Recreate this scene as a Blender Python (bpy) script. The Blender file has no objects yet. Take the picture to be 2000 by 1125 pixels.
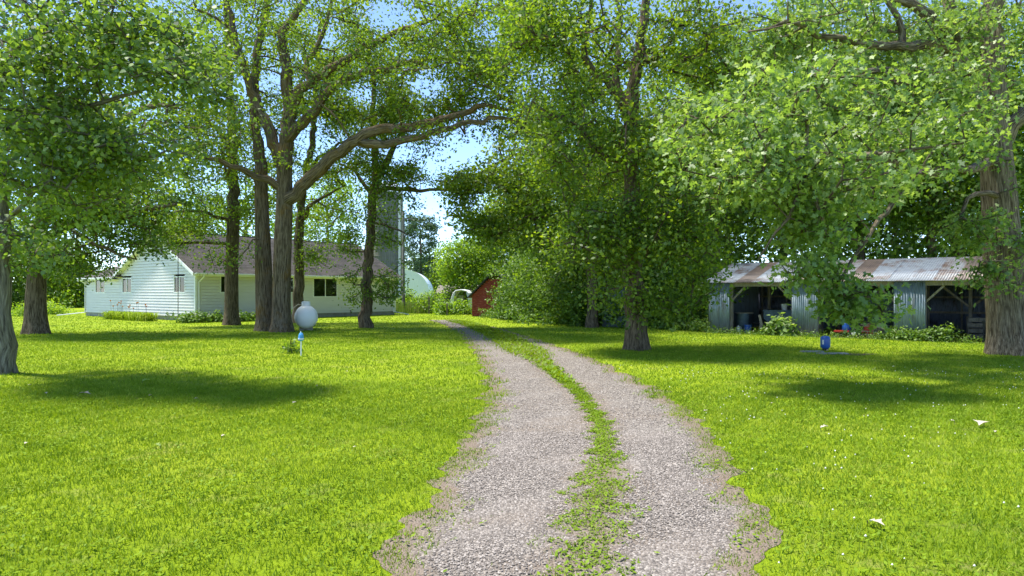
import bpy, bmesh, math, random
import numpy as np
from mathutils import Vector, Matrix

SC = bpy.context.scene
COL = SC.collection
rng = np.random.default_rng(7)
random.seed(7)
R = math.radians

# ------------------------------------------------------------------ camera, sky, sun, exposure
F, CX, HY, CH = 1333.0, 1000.0, 571.0, 1.75      # focal length (px), centre x, horizon y, eye height
cam = bpy.data.objects.new('camera', bpy.data.cameras.new('camera'))
COL.objects.link(cam)
cam.location = (0, 0, CH); cam.rotation_euler = (R(90), 0, 0)
cam.data.sensor_width = 36; cam.data.lens = 36 * F / 2000
cam.data.shift_y = (HY - 562.5) / 2000
cam.data.clip_start = 0.1; cam.data.clip_end = 3000
SC.camera = cam

SUN_AZ = R(-75)          # measured from +Y (view direction) towards +X
SUN_EL = R(69)
w = bpy.data.worlds.new('World'); SC.world = w; w.use_nodes = True
nt = w.node_tree; nt.nodes.clear()
wo = nt.nodes.new('ShaderNodeOutputWorld'); bg = nt.nodes.new('ShaderNodeBackground')
sky = nt.nodes.new('ShaderNodeTexSky'); sky.sky_type = 'NISHITA'; sky.sun_disc = False
sky.sun_elevation = SUN_EL; sky.sun_rotation = SUN_AZ
sky.air_density = 0.85; sky.dust_density = 0.05; sky.ozone_density = 3.0; sky.altitude = 2000
bg.inputs['Strength'].default_value = 0.12
nt.links.new(sky.outputs[0], bg.inputs['Color']); nt.links.new(bg.outputs[0], wo.inputs['Surface'])
sl = bpy.data.lights.new('sun', 'SUN'); sl.energy = 3.1; sl.angle = R(4); sl.color = (1, .95, .86)
sun = bpy.data.objects.new('sun', sl); COL.objects.link(sun)
d = Vector((math.sin(SUN_AZ) * math.cos(SUN_EL), math.cos(SUN_AZ) * math.cos(SUN_EL), math.sin(SUN_EL)))
sun.rotation_euler = d.to_track_quat('Z', 'Y').to_euler(); sun.location = d * 60
vs = SC.view_settings
vs.view_transform = 'Standard'; vs.look = 'None'; vs.gamma = 1; vs.exposure = 1.65; vs.use_curve_mapping = False
SC.cycles.max_bounces = 8; SC.cycles.diffuse_bounces = 5; SC.cycles.glossy_bounces = 2
SC.cycles.transmission_bounces = 4; SC.cycles.transparent_max_bounces = 6
SC.cycles.use_denoising = True

# ------------------------------------------------------------------ helpers
def P(x, y, Y):                      # pixel + distance -> world point
    return Vector(((x - CX) * Y / F, Y, CH - (y - HY) * Y / F))
def G(x, y):                         # pixel on the ground
    Y = CH * F / (y - HY)
    return Vector(((x - CX) * Y / F, Y, 0))

def link(o, parent=None):
    COL.objects.link(o)
    if parent is not None: o.parent = parent
    return o
def tag(o, label=None, cat=None, group=None, kind=None):
    if label: o['label'] = label
    if cat: o['category'] = cat
    if group: o['group'] = group
    if kind: o['kind'] = kind
    return o
def thing(name, label, cat, loc=(0, 0, 0), rz=0, group=None):
    o = bpy.data.objects.new(name, None); o.empty_display_size = .2
    link(o); o.location = loc; o.rotation_euler = (0, 0, rz)
    return tag(o, label, cat, group)
def mesh_np(name, V, faces_k, mat, parent=None, attrs=None, smooth=False):
    """V (n,3); faces_k: list of (m,k) index arrays"""
    me = bpy.data.meshes.new(name)
    V = np.ascontiguousarray(V, dtype=np.float32)
    me.vertices.add(len(V)); me.vertices.foreach_set('co', V.ravel())
    idx = np.concatenate([f.ravel() for f in faces_k]).astype(np.int32)
    st = []; o = 0
    for f in faces_k:
        m, k = f.shape
        st.append(o + np.arange(m) * k); o += m * k
    st = np.concatenate(st).astype(np.int32)
    me.loops.add(len(idx)); me.loops.foreach_set('vertex_index', idx)
    me.polygons.add(len(st)); me.polygons.foreach_set('loop_start', st)
    if smooth: me.polygons.foreach_set('use_smooth', np.ones(len(st), dtype=bool))
    me.update(calc_edges=True)
    for an, (ty, dom, data) in (attrs or {}).items():
        a = me.attributes.new(an, ty, dom)
        a.data.foreach_set('vector' if ty == 'FLOAT_VECTOR' else 'value', np.ascontiguousarray(data, dtype=np.float32).ravel())
    if mat: me.materials.append(mat)
    return link(bpy.data.objects.new(name, me), parent)

class MB:
    """collects simple solids into one mesh"""
    def __init__(s): s.bm = bmesh.new()
    def box(s, a, b, M=None, bevel=0):
        a = Vector(a); b = Vector(b); c = (a + b) / 2; sz = b - a
        T = Matrix.Translation(c) @ Matrix.Diagonal((abs(sz.x), abs(sz.y), abs(sz.z), 1))
        if M: T = M @ T
        r = bmesh.ops.create_cube(s.bm, size=1, matrix=T)
        if bevel:
            vs_ = set(r['verts'])
            es = [e for e in s.bm.edges if e.verts[0] in vs_ and e.verts[1] in vs_]
            bmesh.ops.bevel(s.bm, geom=es, offset=bevel, segments=2, affect='EDGES')
        return s
    def bar(s, p, q, wx, wy=None):
        p = Vector(p); q = Vector(q); d_ = q - p; wy = wy or wx
        T = Matrix.Translation((p + q) / 2) @ d_.to_track_quat('Z', 'Y').to_matrix().to_4x4() @ Matrix.Diagonal((wx, wy, d_.length, 1))
        bmesh.ops.create_cube(s.bm, size=1, matrix=T); return s
    def cyl(s, p, q, r, r2=None, n=16, caps=True):
        p = Vector(p); q = Vector(q); d_ = q - p
        T = Matrix.Translation((p + q) / 2) @ d_.to_track_quat('Z', 'Y').to_matrix().to_4x4()
        bmesh.ops.create_cone(s.bm, cap_ends=caps, segments=n, radius1=r, radius2=r if r2 is None else r2, depth=d_.length, matrix=T); return s
    def tube(s, pts, r, n=8):
        for a, b in zip(pts[:-1], pts[1:]): s.cyl(a, b, r, n=n)
        for a in pts[1:-1]: bmesh.ops.create_icosphere(s.bm, subdivisions=1, radius=r * 1.02, matrix=Matrix.Translation(a))
        return s
    def lathe(s, prof, n=24, M=None):
        rings = []
        for (r, z) in prof:
            rings.append([s.bm.verts.new((M or Matrix()) @ Vector((r * math.cos(2 * math.pi * i / n), r * math.sin(2 * math.pi * i / n), z))) for i in range(n)])
        for a, b in zip(rings[:-1], rings[1:]):
            for i in range(n): s.bm.faces.new((a[i], a[(i + 1) % n], b[(i + 1) % n], b[i]))
        if prof[0][0] > 1e-5: s.bm.faces.new(rings[0][::-1])
        if prof[-1][0] > 1e-5: s.bm.faces.new(rings[-1])
        return s
    def poly(s, pts):
        s.bm.faces.new([s.bm.verts.new(p) for p in pts]); return s
    def prism(s, pts, off):
        off = Vector(off); a = [s.bm.verts.new(p) for p in pts]; b = [s.bm.verts.new(Vector(p) + off) for p in pts]
        n = len(a); s.bm.faces.new(a); s.bm.faces.new(b[::-1])
        for i in range(n): s.bm.faces.new((a[(i + 1) % n], a[i], b[i], b[(i + 1) % n]))
        return s
    def build(s, name, mat, parent=None, smooth=False):
        bmesh.ops.remove_doubles(s.bm, verts=s.bm.verts, dist=1e-5)
        bmesh.ops.recalc_face_normals(s.bm, faces=s.bm.faces)
        me = bpy.data.meshes.new(name); s.bm.to_mesh(me); s.bm.free()
        if smooth:
            me.polygons.foreach_set('use_smooth', [True] * len(me.polygons))
            me.set_sharp_from_angle(angle=R(40))
        if mat: me.materials.append(mat)
        return link(bpy.data.objects.new(name, me), parent)

# ------------------------------------------------------------------ materials
def newmat(name):
    m = bpy.data.materials.new(name); m.use_nodes = True; t = m.node_tree; t.nodes.clear()
    out = t.nodes.new('ShaderNodeOutputMaterial'); return m, t, out
def N(t, ty, **kw):
    n = t.nodes.new(ty)
    for k, v in kw.items():
        if k in n.inputs: n.inputs[k].default_value = v
        else: setattr(n, k, v)
    return n
def ramp(t, stops, src=None):
    r = t.nodes.new('ShaderNodeValToRGB'); e = r.color_ramp.elements
    while len(e) < len(stops): e.new(.5)
    for el, (p, c) in zip(e, stops): el.position = p; el.color = (*c, 1)
    if src is not None: t.links.new(src, r.inputs[0])
    return r
def coords(t, scale=(1, 1, 1), kind='Object'):
    tc = t.nodes.new('ShaderNodeTexCoord'); mp = t.nodes.new('ShaderNodeMapping')
    mp.inputs['Scale'].default_value = scale
    t.links.new(tc.outputs[kind], mp.inputs[0]); return mp.outputs[0]
def surf(name, c1, c2, scale=3.0, rough=.7, bump=.2, stretch=(1, 1, 1), metal=0, c3=None, fine=30, spec=.3, bdist=.02):
    """two/three tone mottled surface with fine relief"""
    m, t, out = newmat(name)
    b = N(t, 'ShaderNodeBsdfPrincipled', Roughness=rough, Metallic=metal); b.inputs['Specular IOR Level'].default_value = spec
    v = coords(t, stretch)
    n1 = N(t, 'ShaderNodeTexNoise', Scale=scale, Detail=6, Roughness=.65); t.links.new(v, n1.inputs['Vector'])
    st = [(.3, c1), (.7, c2)] if c3 is None else [(.3, c1), (.55, c2), (.72, c3)]
    r = ramp(t, st, n1.outputs[0]); t.links.new(r.outputs[0], b.inputs['Base Color'])
    n2 = N(t, 'ShaderNodeTexNoise', Scale=fine, Detail=4); t.links.new(v, n2.inputs['Vector'])
    bp = N(t, 'ShaderNodeBump', Strength=bump, Distance=bdist); t.links.new(n2.outputs[0], bp.inputs['Height'])
    t.links.new(bp.outputs[0], b.inputs['Normal']); t.links.new(b.outputs[0], out.inputs[0]); return m
def leafmat(name, dark, mid, light, trans=.56, gloss=.03):
    m, t, out = newmat(name)
    at = N(t, 'ShaderNodeAttribute', attribute_name='t')
    r = ramp(t, [(0, dark), (.55, mid), (1, light)], at.outputs['Fac'])
    df = N(t, 'ShaderNodeBsdfDiffuse'); tr = N(t, 'ShaderNodeBsdfTranslucent'); gl = N(t, 'ShaderNodeBsdfGlossy', Roughness=.55)
    gl.inputs[0].default_value = (1, 1, 1, 1)
    hs = N(t, 'ShaderNodeHueSaturation', Hue=.485, Saturation=1.05, Value=1.5)
    t.links.new(r.outputs[0], hs.inputs['Color']); t.links.new(hs.outputs[0], tr.inputs[0]); t.links.new(r.outputs[0], df.inputs[0])
    m1 = N(t, 'ShaderNodeMixShader'); m1.inputs[0].default_value = trans
    t.links.new(df.outputs[0], m1.inputs[1]); t.links.new(tr.outputs[0], m1.inputs[2])
    m2 = N(t, 'ShaderNodeMixShader'); m2.inputs[0].default_value = gloss
    t.links.new(m1.outputs[0], m2.inputs[1]); t.links.new(gl.outputs[0], m2.inputs[2])
    t.links.new(m2.outputs[0], out.inputs[0]); return m
def barkmat(name, dark, mid, light, moss=None, sc=17):
    m, t, out = newmat(name)
    at = N(t, 'ShaderNodeAttribute', attribute_name='bk')
    mp = N(t, 'ShaderNodeMapping'); mp.inputs['Scale'].default_value = (1.6, 1.6, .13); t.links.new(at.outputs['Vector'], mp.inputs[0])
    n = N(t, 'ShaderNodeTexNoise', Scale=sc, Detail=7, Roughness=.68, Distortion=.4); t.links.new(mp.outputs[0], n.inputs['Vector'])
    r = ramp(t, [(.36, dark), (.5, mid), (.66, light)], n.outputs[0])
    col = r.outputs[0]
    n3 = N(t, 'ShaderNodeTexNoise', Scale=1.3, Detail=5, Roughness=.7); t.links.new(at.outputs['Vector'], n3.inputs['Vector'])
    if moss:
        rm = ramp(t, [(.52, (0, 0, 0)), (.66, (1, 1, 1))], n3.outputs[0])
        mx = N(t, 'ShaderNodeMixRGB'); mx.inputs[2].default_value = (*moss, 1)
        ml = N(t, 'ShaderNodeMath', operation='MULTIPLY'); ml.inputs[1].default_value = .55
        t.links.new(rm.outputs[0], ml.inputs[0]); t.links.new(ml.outputs[0], mx.inputs[0]); t.links.new(col, mx.inputs[1]); col = mx.outputs[0]
    b = N(t, 'ShaderNodeBsdfPrincipled', Roughness=.92); b.inputs['Specular IOR Level'].default_value = .1
    t.links.new(col, b.inputs['Base Color'])
    bp = N(t, 'ShaderNodeBump', Strength=1.0, Distance=.06); t.links.new(n.outputs[0], bp.inputs['Height']); t.links.new(bp.outputs[0], b.inputs['Normal'])
    t.links.new(b.outputs[0], out.inputs[0]); return m

M_oak = leafmat('oak_leaf', (.058, .122, .012), (.125, .225, .018), (.25, .355, .026))
M_oakf = leafmat('oak_leaf_fresh', (.085, .165, .026), (.155, .27, .036), (.30, .41, .08), gloss=.05)
M_pop = leafmat('poplar_leaf', (.062, .13, .02), (.12, .22, .026), (.23, .34, .036), gloss=.05)
M_wood = leafmat('wood_leaf', (.045, .10, .011), (.10, .195, .017), (.21, .325, .024))
M_shrub = leafmat('shrub_leaf', (.042, .10, .012), (.092, .185, .018), (.19, .31, .024), trans=.4)
M_lime = leafmat('lime_leaf', (.09, .18, .015), (.17, .31, .02), (.30, .43, .03))
M_pine = leafmat('pine_needle', (.03, .07, .025), (.055, .11, .04), (.09, .16, .05), trans=.2)
M_grass = leafmat('grass_blade', (.10, .18, .010), (.195, .30, .016), (.36, .41, .06), trans=.3, gloss=.01)
M_tallgrass = leafmat('tall_grass', (.08, .17, .02), (.16, .27, .03), (.34, .33, .12), trans=.3, gloss=.02)
M_clover = surf('clover_white', (.6, .6, .5), (.8, .8, .72), rough=.8)
M_bark = barkmat('oak_bark', (.036, .027, .017), (.135, .102, .068), (.26, .21, .148))
M_barkm = barkmat('oak_bark_lichen', (.036, .027, .017), (.15, .115, .078), (.29, .235, .168), moss=(.20, .115, .025))
M_barkl = barkmat('oak_bark_light', (.045, .034, .023), (.165, .132, .092), (.34, .285, .21))
M_barkp = barkmat('poplar_bark', (.06, .055, .045), (.19, .175, .14), (.33, .31, .26))
M_stem = surf('stem', (.05, .04, .025), (.11, .09, .06), rough=.9)
M_white = surf('white_paint', (.74, .75, .76), (.82, .82, .82), scale=1.5, rough=.5, bump=.04)
M_siding = surf('white_siding', (.64, .62, .595), (.71, .69, .66), scale=.8, rough=.45, bump=.05, stretch=(1, 1, 4))
M_tank = surf('tank_white', (.80, .80, .80), (.86, .86, .85), scale=2, rough=.35, bump=.03, spec=.5)
M_found = surf('concrete', (.22, .21, .20), (.38, .37, .35), scale=4, rough=.9, bump=.3)
M_dark = surf('dark_metal', (.02, .02, .022), (.05, .05, .05), rough=.6)
M_room = surf('room_paint', (.25, .24, .22), (.3, .29, .27), rough=.9)
M_curtain = surf('curtain', (.26, .27, .22), (.36, .36, .29), scale=2, rough=.9, stretch=(6, 6, .3))
M_wood_grey = surf('grey_timber', (.13, .11, .09), (.33, .30, .26), scale=3, rough=.85, bump=.4, stretch=(4, 4, 1))
M_red = surf('red_boards', (.10, .025, .02), (.32, .055, .045), scale=4, rough=.85, bump=.3, c3=(.42, .25, .22), stretch=(1, 1, 5))
M_blue = surf('blue_paint', (.012, .07, .32), (.02, .11, .42), rough=.3, bump=.03, spec=.5)
M_lblue = surf('light_blue_plastic', (.06, .28, .65), (.10, .36, .75), rough=.4, bump=.03)
M_redp = surf('red_paint', (.35, .03, .02), (.5, .06, .04), rough=.5)
M_rubber = surf('rubber', (.012, .012, .012), (.03, .03, .03), rough=.9)
M_trailer = surf('blue_grey_paint', (.05, .08, .11), (.11, .16, .20), scale=4, rough=.6)
M_plast = surf('white_plastic', (.62, .62, .58), (.75, .75, .72), rough=.5)
M_beige = surf('beige_board', (.4, .33, .22), (.55, .47, .33), rough=.8)
M_fabric = surf('white_sheet', (.66, .68, .70), (.80, .80, .80), rough=.8)
M_stick = surf('dead_wood', (.20, .16, .12), (.45, .39, .31), scale=8, rough=.9)
M_silo = surf('silo_stave', (.15, .145, .145), (.27, .26, .255), scale=2, rough=.85, bump=.3, stretch=(3, 3, .4))
M_soil = surf('soil', (.05, .038, .028), (.14, .105, .075), scale=5, rough=.95, bump=.6)
M_litter = surf('dry_leaf', (.35, .29, .2), (.6, .55, .45), rough=.8)
M_gshed = surf('grey_boards', (.12, .105, .095), (.25, .22, .20), scale=4, rough=.9, stretch=(1, 1, 5))
M_quon = surf('galvanised_white', (.62, .70, .78), (.74, .80, .86), scale=1, rough=.5, stretch=(3, 1, 1))
M_orange = surf('lily_petal', (.6, .16, .08), (.7, .25, .1), rough=.6)
M_fence = surf('fence_wood', (.10, .085, .07), (.2, .17, .14), rough=.9)

def metal_sheet(name, base, base2, rust, amount, stretch):
    m, t, out = newmat(name)
    v = coords(t, stretch)
    oi = N(t, 'ShaderNodeObjectInfo'); ad = N(t, 'ShaderNodeVectorMath', operation='ADD')
    cm = N(t, 'ShaderNodeMath', operation='MULTIPLY'); cm.inputs[1].default_value = 50; t.links.new(oi.outputs['Random'], cm.inputs[0])
    t.links.new(v, ad.inputs[0]); t.links.new(cm.outputs[0], ad.inputs[1])
    n1 = N(t, 'ShaderNodeTexNoise', Scale=1.6, Detail=8, Roughness=.7); t.links.new(ad.outputs[0], n1.inputs['Vector'])
    n2 = N(t, 'ShaderNodeTexNoise', Scale=6, Detail=5); t.links.new(ad.outputs[0], n2.inputs['Vector'])
    c = ramp(t, [(.3, base), (.7, base2)], n2.outputs[0])
    k = ramp(t, [(1 - amount - .08, (0, 0, 0)), (1 - amount + .06, (1, 1, 1))], n1.outputs[0])
    mx = N(t, 'ShaderNodeMixRGB'); mx.inputs[2].default_value = (*rust, 1)
    t.links.new(k.outputs[0], mx.inputs[0]); t.links.new(c.outputs[0], mx.inputs[1])
    b = N(t, 'ShaderNodeBsdfPrincipled', Roughness=.5, Metallic=.25); t.links.new(mx.outputs[0], b.inputs['Base Color'])
    t.links.new(b.outputs[0], out.inputs[0]); return m
M_wall_sheet = metal_sheet('galvanised_wall', (.17, .22, .27), (.28, .34, .39), (.13, .12, .11), .38, (3, 3, .5))
M_roof_blue = metal_sheet('galvanised_roof', (.12, .14, .165), (.19, .22, .25), (.085, .06, .05), .42, (1, 1, 1))
M_roof_mix = metal_sheet('half_rusted_roof', (.135, .145, .155), (.205, .215, .225), (.085, .058, .045), .47, (1, 1, 1))
M_roof_rust = metal_sheet('rusted_roof', (.085, .064, .052), (.125, .096, .078), (.055, .042, .036), .45, (1, 1, 1))
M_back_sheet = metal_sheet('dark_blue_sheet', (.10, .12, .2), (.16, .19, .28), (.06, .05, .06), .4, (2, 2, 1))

def shinglemat():
    m, t, out = newmat('shingles')
    v = coords(t)
    at = N(t, 'ShaderNodeAttribute', attribute_name='uvw')
    br = N(t, 'ShaderNodeTexBrick', Scale=1.0); br.inputs['Brick Width'].default_value = .33; br.inputs['Row Height'].default_value = .145
    br.inputs['Mortar Size'].default_value = .006; br.inputs['Color1'].default_value = (.185, .168, .15, 1)
    br.inputs['Color2'].default_value = (.12, .108, .097, 1); br.inputs['Mortar'].default_value = (.06, .05, .045, 1)
    t.links.new(at.outputs['Vector'], br.inputs['Vector'])
    n = N(t, 'ShaderNodeTexNoise', Scale=1.2, Detail=6, Roughness=.7); t.links.new(v, n.inputs['Vector'])
    r = ramp(t, [(.3, (.6, .6, .62)), (.7, (1.25, 1.2, 1.15))], n.outputs[0])
    mx = N(t, 'ShaderNodeMixRGB', blend_type='MULTIPLY'); mx.inputs[0].default_value = 1
    t.links.new(br.outputs[0], mx.inputs[1]); t.links.new(r.outputs[0], mx.inputs[2])
    b = N(t, 'ShaderNodeBsdfPrincipled', Roughness=.9); t.links.new(mx.outputs[0], b.inputs['Base Color']); t.links.new(b.outputs[0], out.inputs[0]); return m
M_shingle = shinglemat()

def glassmat():
    m, t, out = newmat('window_glass')
    tr = N(t, 'ShaderNodeBsdfTransparent'); tr.inputs[0].default_value = (.55, .58, .58, 1)
    gl = N(t, 'ShaderNodeBsdfGlossy', Roughness=.03); fr = N(t, 'ShaderNodeFresnel', IOR=1.6)
    mx = N(t, 'ShaderNodeMixShader'); t.links.new(fr.outputs[0], mx.inputs[0]); t.links.new(tr.outputs[0], mx.inputs[1]); t.links.new(gl.outputs[0], mx.inputs[2])
    t.links.new(mx.outputs[0], out.inputs[0]); return m
M_glass = glassmat()

def groundmat():
    m, t, out = newmat('lawn_ground'); v = coords(t)
    n1 = N(t, 'ShaderNodeTexNoise', Scale=.35, Detail=5, Roughness=.6); t.links.new(v, n1.inputs['Vector'])
    n2 = N(t, 'ShaderNodeTexNoise', Scale=14, Detail=6, Roughness=.75); t.links.new(v, n2.inputs['Vector'])
    a = ramp(t, [(.3, (.13, .205, .007)), (.5, (.21, .295, .010)), (.72, (.30, .36, .025))], n1.outputs[0])
    b_ = ramp(t, [(.25, (.45, .45, .45)), (.5, (1, 1, 1)), (.75, (1.5, 1.4, 1.4))], n2.outputs[0])
    mx = N(t, 'ShaderNodeMixRGB', blend_type='MULTIPLY'); mx.inputs[0].default_value = .8
    t.links.new(a.outputs[0], mx.inputs[1]); t.links.new(b_.outputs[0], mx.inputs[2])
    n3 = N(t, 'ShaderNodeTexNoise', Scale=1.1, Detail=8, Roughness=.75); t.links.new(v, n3.inputs['Vector'])
    k = ramp(t, [(.54, (0, 0, 0)), (.72, (.7, .7, .7))], n3.outputs[0])
    m2 = N(t, 'ShaderNodeMixRGB'); m2.inputs[2].default_value = (.24, .21, .10, 1)
    t.links.new(k.outputs[0], m2.inputs[0]); t.links.new(mx.outputs[0], m2.inputs[1])
    p = N(t, 'ShaderNodeBsdfPrincipled', Roughness=.95); p.inputs['Specular IOR Level'].default_value = .1
    t.links.new(m2.outputs[0], p.inputs['Base Color'])
    bp = N(t, 'ShaderNodeBump', Strength=.9, Distance=.05); t.links.new(n2.outputs[0], bp.inputs['Height']); t.links.new(bp.outputs[0], p.inputs['Normal'])
    t.links.new(p.outputs[0], out.inputs[0]); return m
M_ground = groundmat()

def gravelmat():
    m, t, out = newmat('gravel'); v = coords(t)
    vo = N(t, 'ShaderNodeTexVoronoi', Scale=55); t.links.new(v, vo.inputs['Vector'])
    sp = N(t, 'ShaderNodeSeparateColor'); t.links.new(vo.outputs['Color'], sp.inputs[0])
    a = ramp(t, [(0, (.11, .096, .084)), (.4, (.185, .162, .14)), (.75, (.25, .221, .193)), (1, (.36, .325, .285))], sp.outputs[0])
    n1 = N(t, 'ShaderNodeTexNoise', Scale=.9, Detail=7, Roughness=.7); t.links.new(v, n1.inputs['Vector'])
    at = N(t, 'ShaderNodeAttribute', attribute_name='edge')
    ad = N(t, 'ShaderNodeMath', operation='ADD'); t.links.new(n1.outputs[0], ad.inputs[0]); t.links.new(at.outputs['Fac'], ad.inputs[1])
    k = ramp(t, [(.48, (0, 0, 0)), (.82, (.8, .8, .8))], ad.outputs[0])
    mx = N(t, 'ShaderNodeMixRGB'); mx.inputs[2].default_value = (.19, .145, .105, 1)
    t.links.new(k.outputs[0], mx.inputs[0]); t.links.new(a.outputs[0], mx.inputs[1])
    p = N(t, 'ShaderNodeBsdfPrincipled', Roughness=.95); p.inputs['Specular IOR Level'].default_value = .15
    t.links.new(mx.outputs[0], p.inputs['Base Color'])
    bp = N(t, 'ShaderNodeBump', Strength=.8, Distance=.02); t.links.new(vo.outputs['Distance'], bp.inputs['Height']); bp.invert = True
    t.links.new(bp.outputs[0], p.inputs['Normal']); t.links.new(p.outputs[0], out.inputs[0]); return m
M_gravel = gravelmat()
M_stone = leafmat('gravel_stone', (.08, .07, .062), (.18, .157, .137), (.34, .305, .27), trans=0, gloss=.02)

# ------------------------------------------------------------------ ground and driveway
gx = np.concatenate([[-600, -200, -80], np.linspace(-40, 40, 41), [80, 200, 600]])
gy = np.concatenate([[-60, -20], np.linspace(0, 80, 41), [120, 250, 700]])
XX, YY = np.meshgrid(gx, gy)
Vg = np.stack([XX.ravel(), YY.ravel(), np.zeros(XX.size)], 1)
nx, ny = len(gx), len(gy)
ii = (np.arange(ny - 1)[:, None] * nx + np.arange(nx - 1)[None]).ravel()
tag(mesh_np('ground', Vg, [np.stack([ii, ii + 1, ii + nx + 1, ii + nx], 1)], M_ground), kind='structure')

def edge(pts):
    q = [G(x, y) for x, y in pts]; return np.array([p.y for p in q]), np.array([p.x for p in q])
Ly, Lx = edge([(640, 1250), (735, 1125), (845, 960), (945, 800), (952, 740), (930, 690), (897, 650), (868, 634), (835, 624)])
Ry, Rx = edge([(1560, 1250), (1515, 1125), (1490, 1020), (1420, 900), (1375, 830), (1285, 760), (1150, 697), (1062, 667), (985, 644), (930, 632), (890, 624)])
My, Mx0 = edge([(1030, 1250), (1050, 1125), (1090, 990), (1150, 880), (1145, 820), (1115, 770), (1045, 710), (1008, 690), (955, 655), (905, 634), (862, 624)])
_, Mw0 = edge([(1225, 1250), (1225, 1125), (1235, 990), (1215, 880), (1195, 820), (1150, 770), (1075, 710), (1058, 690), (992, 655), (930, 634), (880, 624)])
def xl(y): return np.interp(y, Ly, Lx)
def xr(y): return np.interp(y, Ry, Rx)
def vnoise(x, y, f, s=0):
    return (np.sin(x * f * 1.7 + y * f * 2.3 + s) + np.sin(x * f * 3.1 - y * f * 1.9 + 1.3 + s) + np.sin(-x * f * 5.3 + y * f * 4.7 + 2.1 + s) * .7) / 2.7
ys = np.concatenate([np.arange(2.2, 14, .07), np.arange(14, 43.5, .25)])
nu = 41
u = np.linspace(0, 1, nu)
l = xl(ys) - .02 + .14 * vnoise(ys * 0, ys, 1.6) + .09 * vnoise(ys * 0, ys, 6)
r_ = xr(ys) + .02 + .14 * vnoise(ys * 0, ys, 1.5, 3) + .09 * vnoise(ys * 0, ys, 5, 1)
DX = l[:, None] + (r_ - l)[:, None] * u[None]; DY = np.repeat(ys[:, None], nu, 1)
DZ = .012 + .010 * vnoise(DX, DY, 1.2) * np.sin(np.pi * u)[None]
DZ[:, 0] = DZ[:, -1] = .004
ed = np.abs(u - .5)[None] * 2; ed = np.repeat(np.clip((ed - .72) / .28, 0, 1) * .5, len(ys), 0)
mc = (np.interp(ys, My, Mx0) + np.interp(ys, My, Mw0)) / 2
ed = np.maximum(ed, .30 * np.exp(-((DX - mc[:, None]) / .3) ** 2))
ii = (np.arange(len(ys) - 1)[:, None] * nu + np.arange(nu - 1)[None]).ravel()
tag(mesh_np('driveway', np.stack([DX.ravel(), DY.ravel(), DZ.ravel()], 1), [np.stack([ii, ii + 1, ii + nu + 1, ii + nu], 1)],
            M_gravel, attrs={'edge': ('FLOAT', 'POINT', ed.ravel())}, smooth=True), kind='structure')

def grass_mask(x, y):
    """1 on lawn, ragged to 0 on the wheel tracks"""
    jit = .22 * vnoise(x, y, 1.7) + .16 * vnoise(x, y, 5.0, 2) + .10 * vnoise(x, y, 13.0, 4) + .20
    dl = xl(y) - x + jit; dr = x - xr(y) + jit
    out = np.maximum(dl, dr)
    m0 = np.interp(y, My, Mx0); m1 = np.interp(y, My, Mw0); c = (m0 + m1) / 2; hw = np.maximum((m1 - m0) / 2, .05)
    pat = vnoise(x, y, 4.2, 5) * .5 + vnoise(x, y, 11, 1) * .4
    hw = hw * np.interp(y, [4, 9, 14, 20], [1.45, 1.25, 1.4, 1.6]); med = 1 - np.abs(x - c) / hw + pat * .9 - np.interp(y, [4, 10, 15, 22], [.15, .2, .05, -.6])
    far = y > 41 + 1.5 * vnoise(x, y, 1.1)
    p_out = np.clip(.5 + out / .42, 0, 1)
    return np.maximum(np.where(far, 1, p_out), np.clip(med * 1.6, 0, .88))
# loose stones on the driveway
def scatter_stones(n, y0, y1, s0, s1):
    y = np.sqrt(rng.uniform(y0 ** 2, y1 ** 2, n)); x = xl(y) + (xr(y) - xl(y)) * (.5 + .44 * np.sin(np.pi * rng.uniform(-.5, .5, n)) * rng.uniform(.2, 1, n) ** .4)
    kp = grass_mask(x, y) < rng.uniform(.1, .5, n); x, y = x[kp], y[kp]; n = len(x); s = rng.uniform(s0, s1, n)
    base = np.array([[1, 0, 0], [0, 1, 0], [-1, 0, 0], [0, -1, 0], [0, 0, .7], [0, 0, -.7]])
    V = base[None] * s[:, None, None] * rng.uniform(.6, 1.2, (n, 6, 1)) 
    a = rng.uniform(0, 6.28, n); c, sn = np.cos(a), np.sin(a)
    V = np.stack([V[..., 0] * c[:, None] - V[..., 1] * sn[:, None], V[..., 0] * sn[:, None] + V[..., 1] * c[:, None], V[..., 2]], -1)
    V += np.stack([x, y, .014 + s * .15], 1)[:, None]
    f = np.array([[0, 1, 4], [1, 2, 4], [2, 3, 4], [3, 0, 4]])
    Fc = (np.arange(n) * 6)[:, None, None] + f[None]
    return V.reshape(-1, 3), Fc.reshape(-1, 3), np.repeat(rng.uniform(0, 1, n), 4)
V1, F1, t1 = scatter_stones(42000, 3.6, 8.5, .005, .013)
V2, F2, t2 = scatter_stones(16000, 8.5, 18, .008, .016)
tag(mesh_np('gravel_stones', np.concatenate([V1, V2]), [np.concatenate([F1, F2 + len(V1)])], M_stone,
            attrs={'t': ('FLOAT', 'FACE', np.concatenate([t1, t2]))}), 'loose grey gravel covering the driveway wheel tracks', 'gravel', kind='stuff')

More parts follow.
